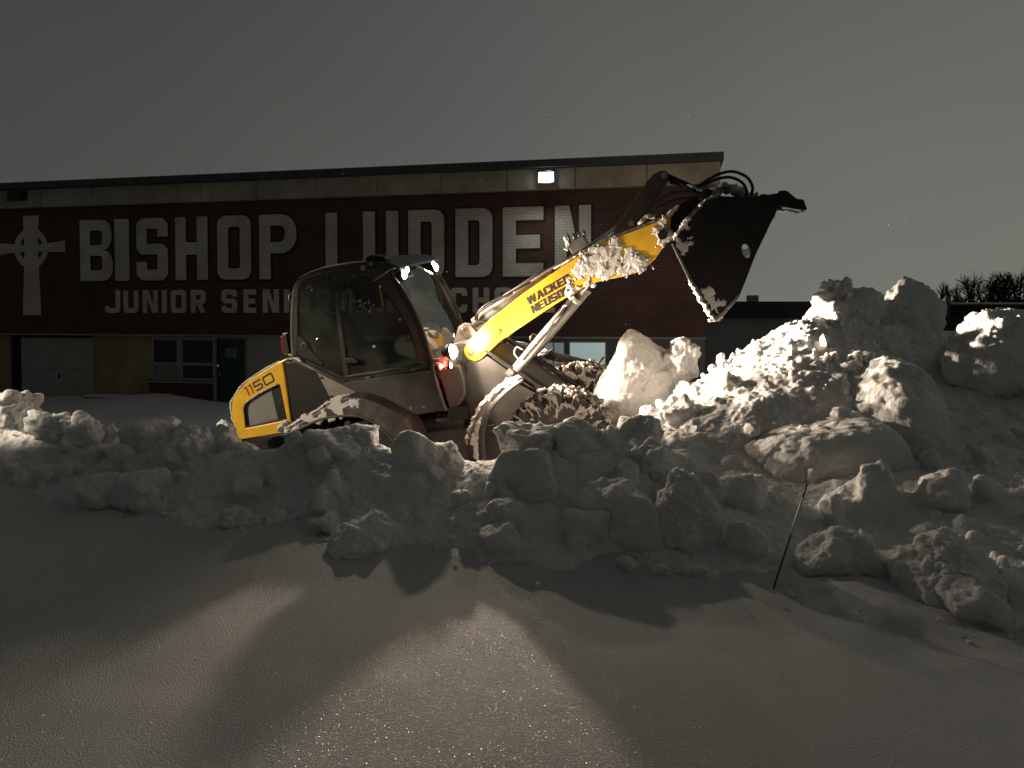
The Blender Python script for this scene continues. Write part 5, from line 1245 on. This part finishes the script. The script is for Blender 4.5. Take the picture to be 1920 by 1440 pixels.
def plate(name, a, b, th, m="bucket_steel", y=.975):
    a, b = np.array(a), np.array(b); d = b - a; n_ = np.array([-d[1], d[0]]) / np.linalg.norm(d) * th
    return prism(name, [tuple(a), tuple(b), tuple(b + n_), tuple(a + n_)], -y, y, m, bk, bevel=.004)
plate("floor_plate", (2.605, 2.62), (2.70, 2.272), .025); plate("floor_plate", (2.70, 2.272), (2.878, 1.825), .025)
plate("cutting_edge", (2.86, 1.86), (2.892, 1.785), .035, "worn_edge", 1.0)
plate("back_plate", (2.869, 2.884), (2.60, 2.625), .02); plate("back_plate", (3.099, 3.0), (2.869, 2.884), .02)
plate("top_plate", (3.38, 2.93), (3.099, 3.0), .02); plate("top_plate", (3.65, 2.918), (3.38, 2.93), .02)
prism("spill_guard", [(3.60, 2.86), (3.655, 2.945), (3.72, 2.935), (3.80, 2.84), (3.86, 2.82), (3.88, 2.72), (3.855, 2.715), (3.73, 2.76), (3.64, 2.80)], -1.0, -.94, "bucket_steel", bk, bevel=.012)
prism("spill_guard", [(3.60, 2.86), (3.655, 2.945), (3.72, 2.935), (3.80, 2.84), (3.86, 2.82), (3.88, 2.72), (3.855, 2.715), (3.73, 2.76), (3.64, 2.80)], .94, 1.0, "bucket_steel", bk, bevel=.012)
prism("guard_sheet", [(3.64, 2.90), (3.655, 2.92), (3.85, 2.80), (3.86, 2.75), (3.84, 2.75), (3.83, 2.79)], -.94, .94, "bucket_steel", bk, bevel=.004)
snow_ridge("bucket_snow", [(3.60, -.97, 2.76), (3.70, -.97, 2.745), (3.80, -.97, 2.71), (3.86, -.97, 2.705)], .016, bk, 101, step=.007)
snow_patch("bucket_snow", [(2.615, 2.643), (2.70, 2.77), (2.79, 2.85), (2.805, 2.84), (2.725, 2.714), (2.725, 2.60), (2.69, 2.48), (2.66, 2.49)], -1.0, bk, .04, 102)
snow_patch("bucket_snow", [(2.80, 2.12), (2.86, 1.93), (2.885, 1.84), (2.93, 1.85), (2.99, 1.97), (2.90, 2.02), (2.85, 2.10)], -1.0, bk, .018, 103, ragged=.07)
snow_patch("bucket_snow", [(3.24, 2.37), (3.30, 2.40), (3.33, 2.46), (3.31, 2.50), (3.27, 2.42), (3.24, 2.44)], -.985, bk, .02, 104, ragged=.03)
snow_ridge("bucket_snow", [(2.70, -1.0, 2.25), (2.77, -1.0, 2.07), (2.87, -1.0, 1.82)], .024, bk, 105, step=.008)
snow_ridge("bucket_snow", [(2.61, -1.0, 2.66), (2.69, -1.0, 2.76), (2.80, -1.0, 2.86)], .018, bk, 106, step=.008)
snow_ridge("bucket_snow", [(2.9, -.9, 2.94), (3.0, -.9, 2.99), (3.12, -.9, 3.02)], .02, bk, 107, step=.008)
snow_ridge("bucket_snow", [(3.06, .3, 3.05), (3.18, .3, 3.09), (3.30, .3, 3.06), (3.44, .3, 2.99)], .07, bk, 108, step=.014, n=18)
snow_ridge("bucket_snow", [(3.40, .6, 2.96), (3.52, .6, 2.955), (3.60, .6, 2.94)], .04, bk, 109, step=.014, n=14)

# ------------------------------------------------------------------ snow stake in the foreground
a, b = Vector((1.433, 4.120, 1.199)), Vector((1.716, 4.320, 1.813))
a = a - (b - a) * .15
ms = empty("marker_stake", a); tag(ms, "thin black driveway marker stake leaning in the snow at right", "stake")
tube("rod", [(0, 0, 0), tuple((b - a) * .62)], .0055, "black_plastic", ms, n=8)
tube("reflective_band", [tuple((b - a) * .62), tuple((b - a) * .90)], .0058, "white_paint", ms, n=8)
tube("tip", [tuple((b - a) * .90), tuple(b - a)], .0055, "black_plastic", ms, n=8)

# crumbs that rolled off the bank onto the smooth snow
g = np.random.default_rng(77); V, F = [], []
for k in range(70):
    x = g.uniform(-4.5, 3.2); d = -abs(g.normal(0, .10)) + .05
    y = np.interp(x, BX, BY) + d; s_ = .006 + .018 * g.random() ** 3
    z = float(ground_z(np.array([x]), np.array([y]))[0])
    v, f = boulder(2, s_ * g.uniform(1.4, 2.4, 3), g, p=8, nplanes=8); k0 = len(V)
    V += [tuple(q_ + np.array([x, y, z + s_ * .35])) for q_ in v]; F += [tuple(int(i) + k0 for i in t) for t in f]
tag(link("snow_crumbs", pydata("snow_crumbs", V, F), "ploughed_snow", smooth=True), "small snow crumbs scattered on the smooth snow along the bank foot", "snow crumbs", None, "stuff")

# a few snow flakes in the air
g = random.Random(12); V, F = [], []
for k in range(70):
    y = g.uniform(4, 16); x = g.uniform(-.6, .6) * y; z = 2.8 + g.uniform(-.16, .40) * y
    r_ = g.uniform(.0035, .007)
    v, f = ICO[1]; k0 = len(V)
    V += [tuple(np.array([x, y, z]) + q_ * r_) for q_ in v]; F += [tuple(int(i) + k0 for i in t) for t in f]
tag(link("falling_snow", pydata("falling_snow", V, F), "stuck_snow"), "sparse snow flakes drifting in the night air", "snow flakes", None, "stuff")
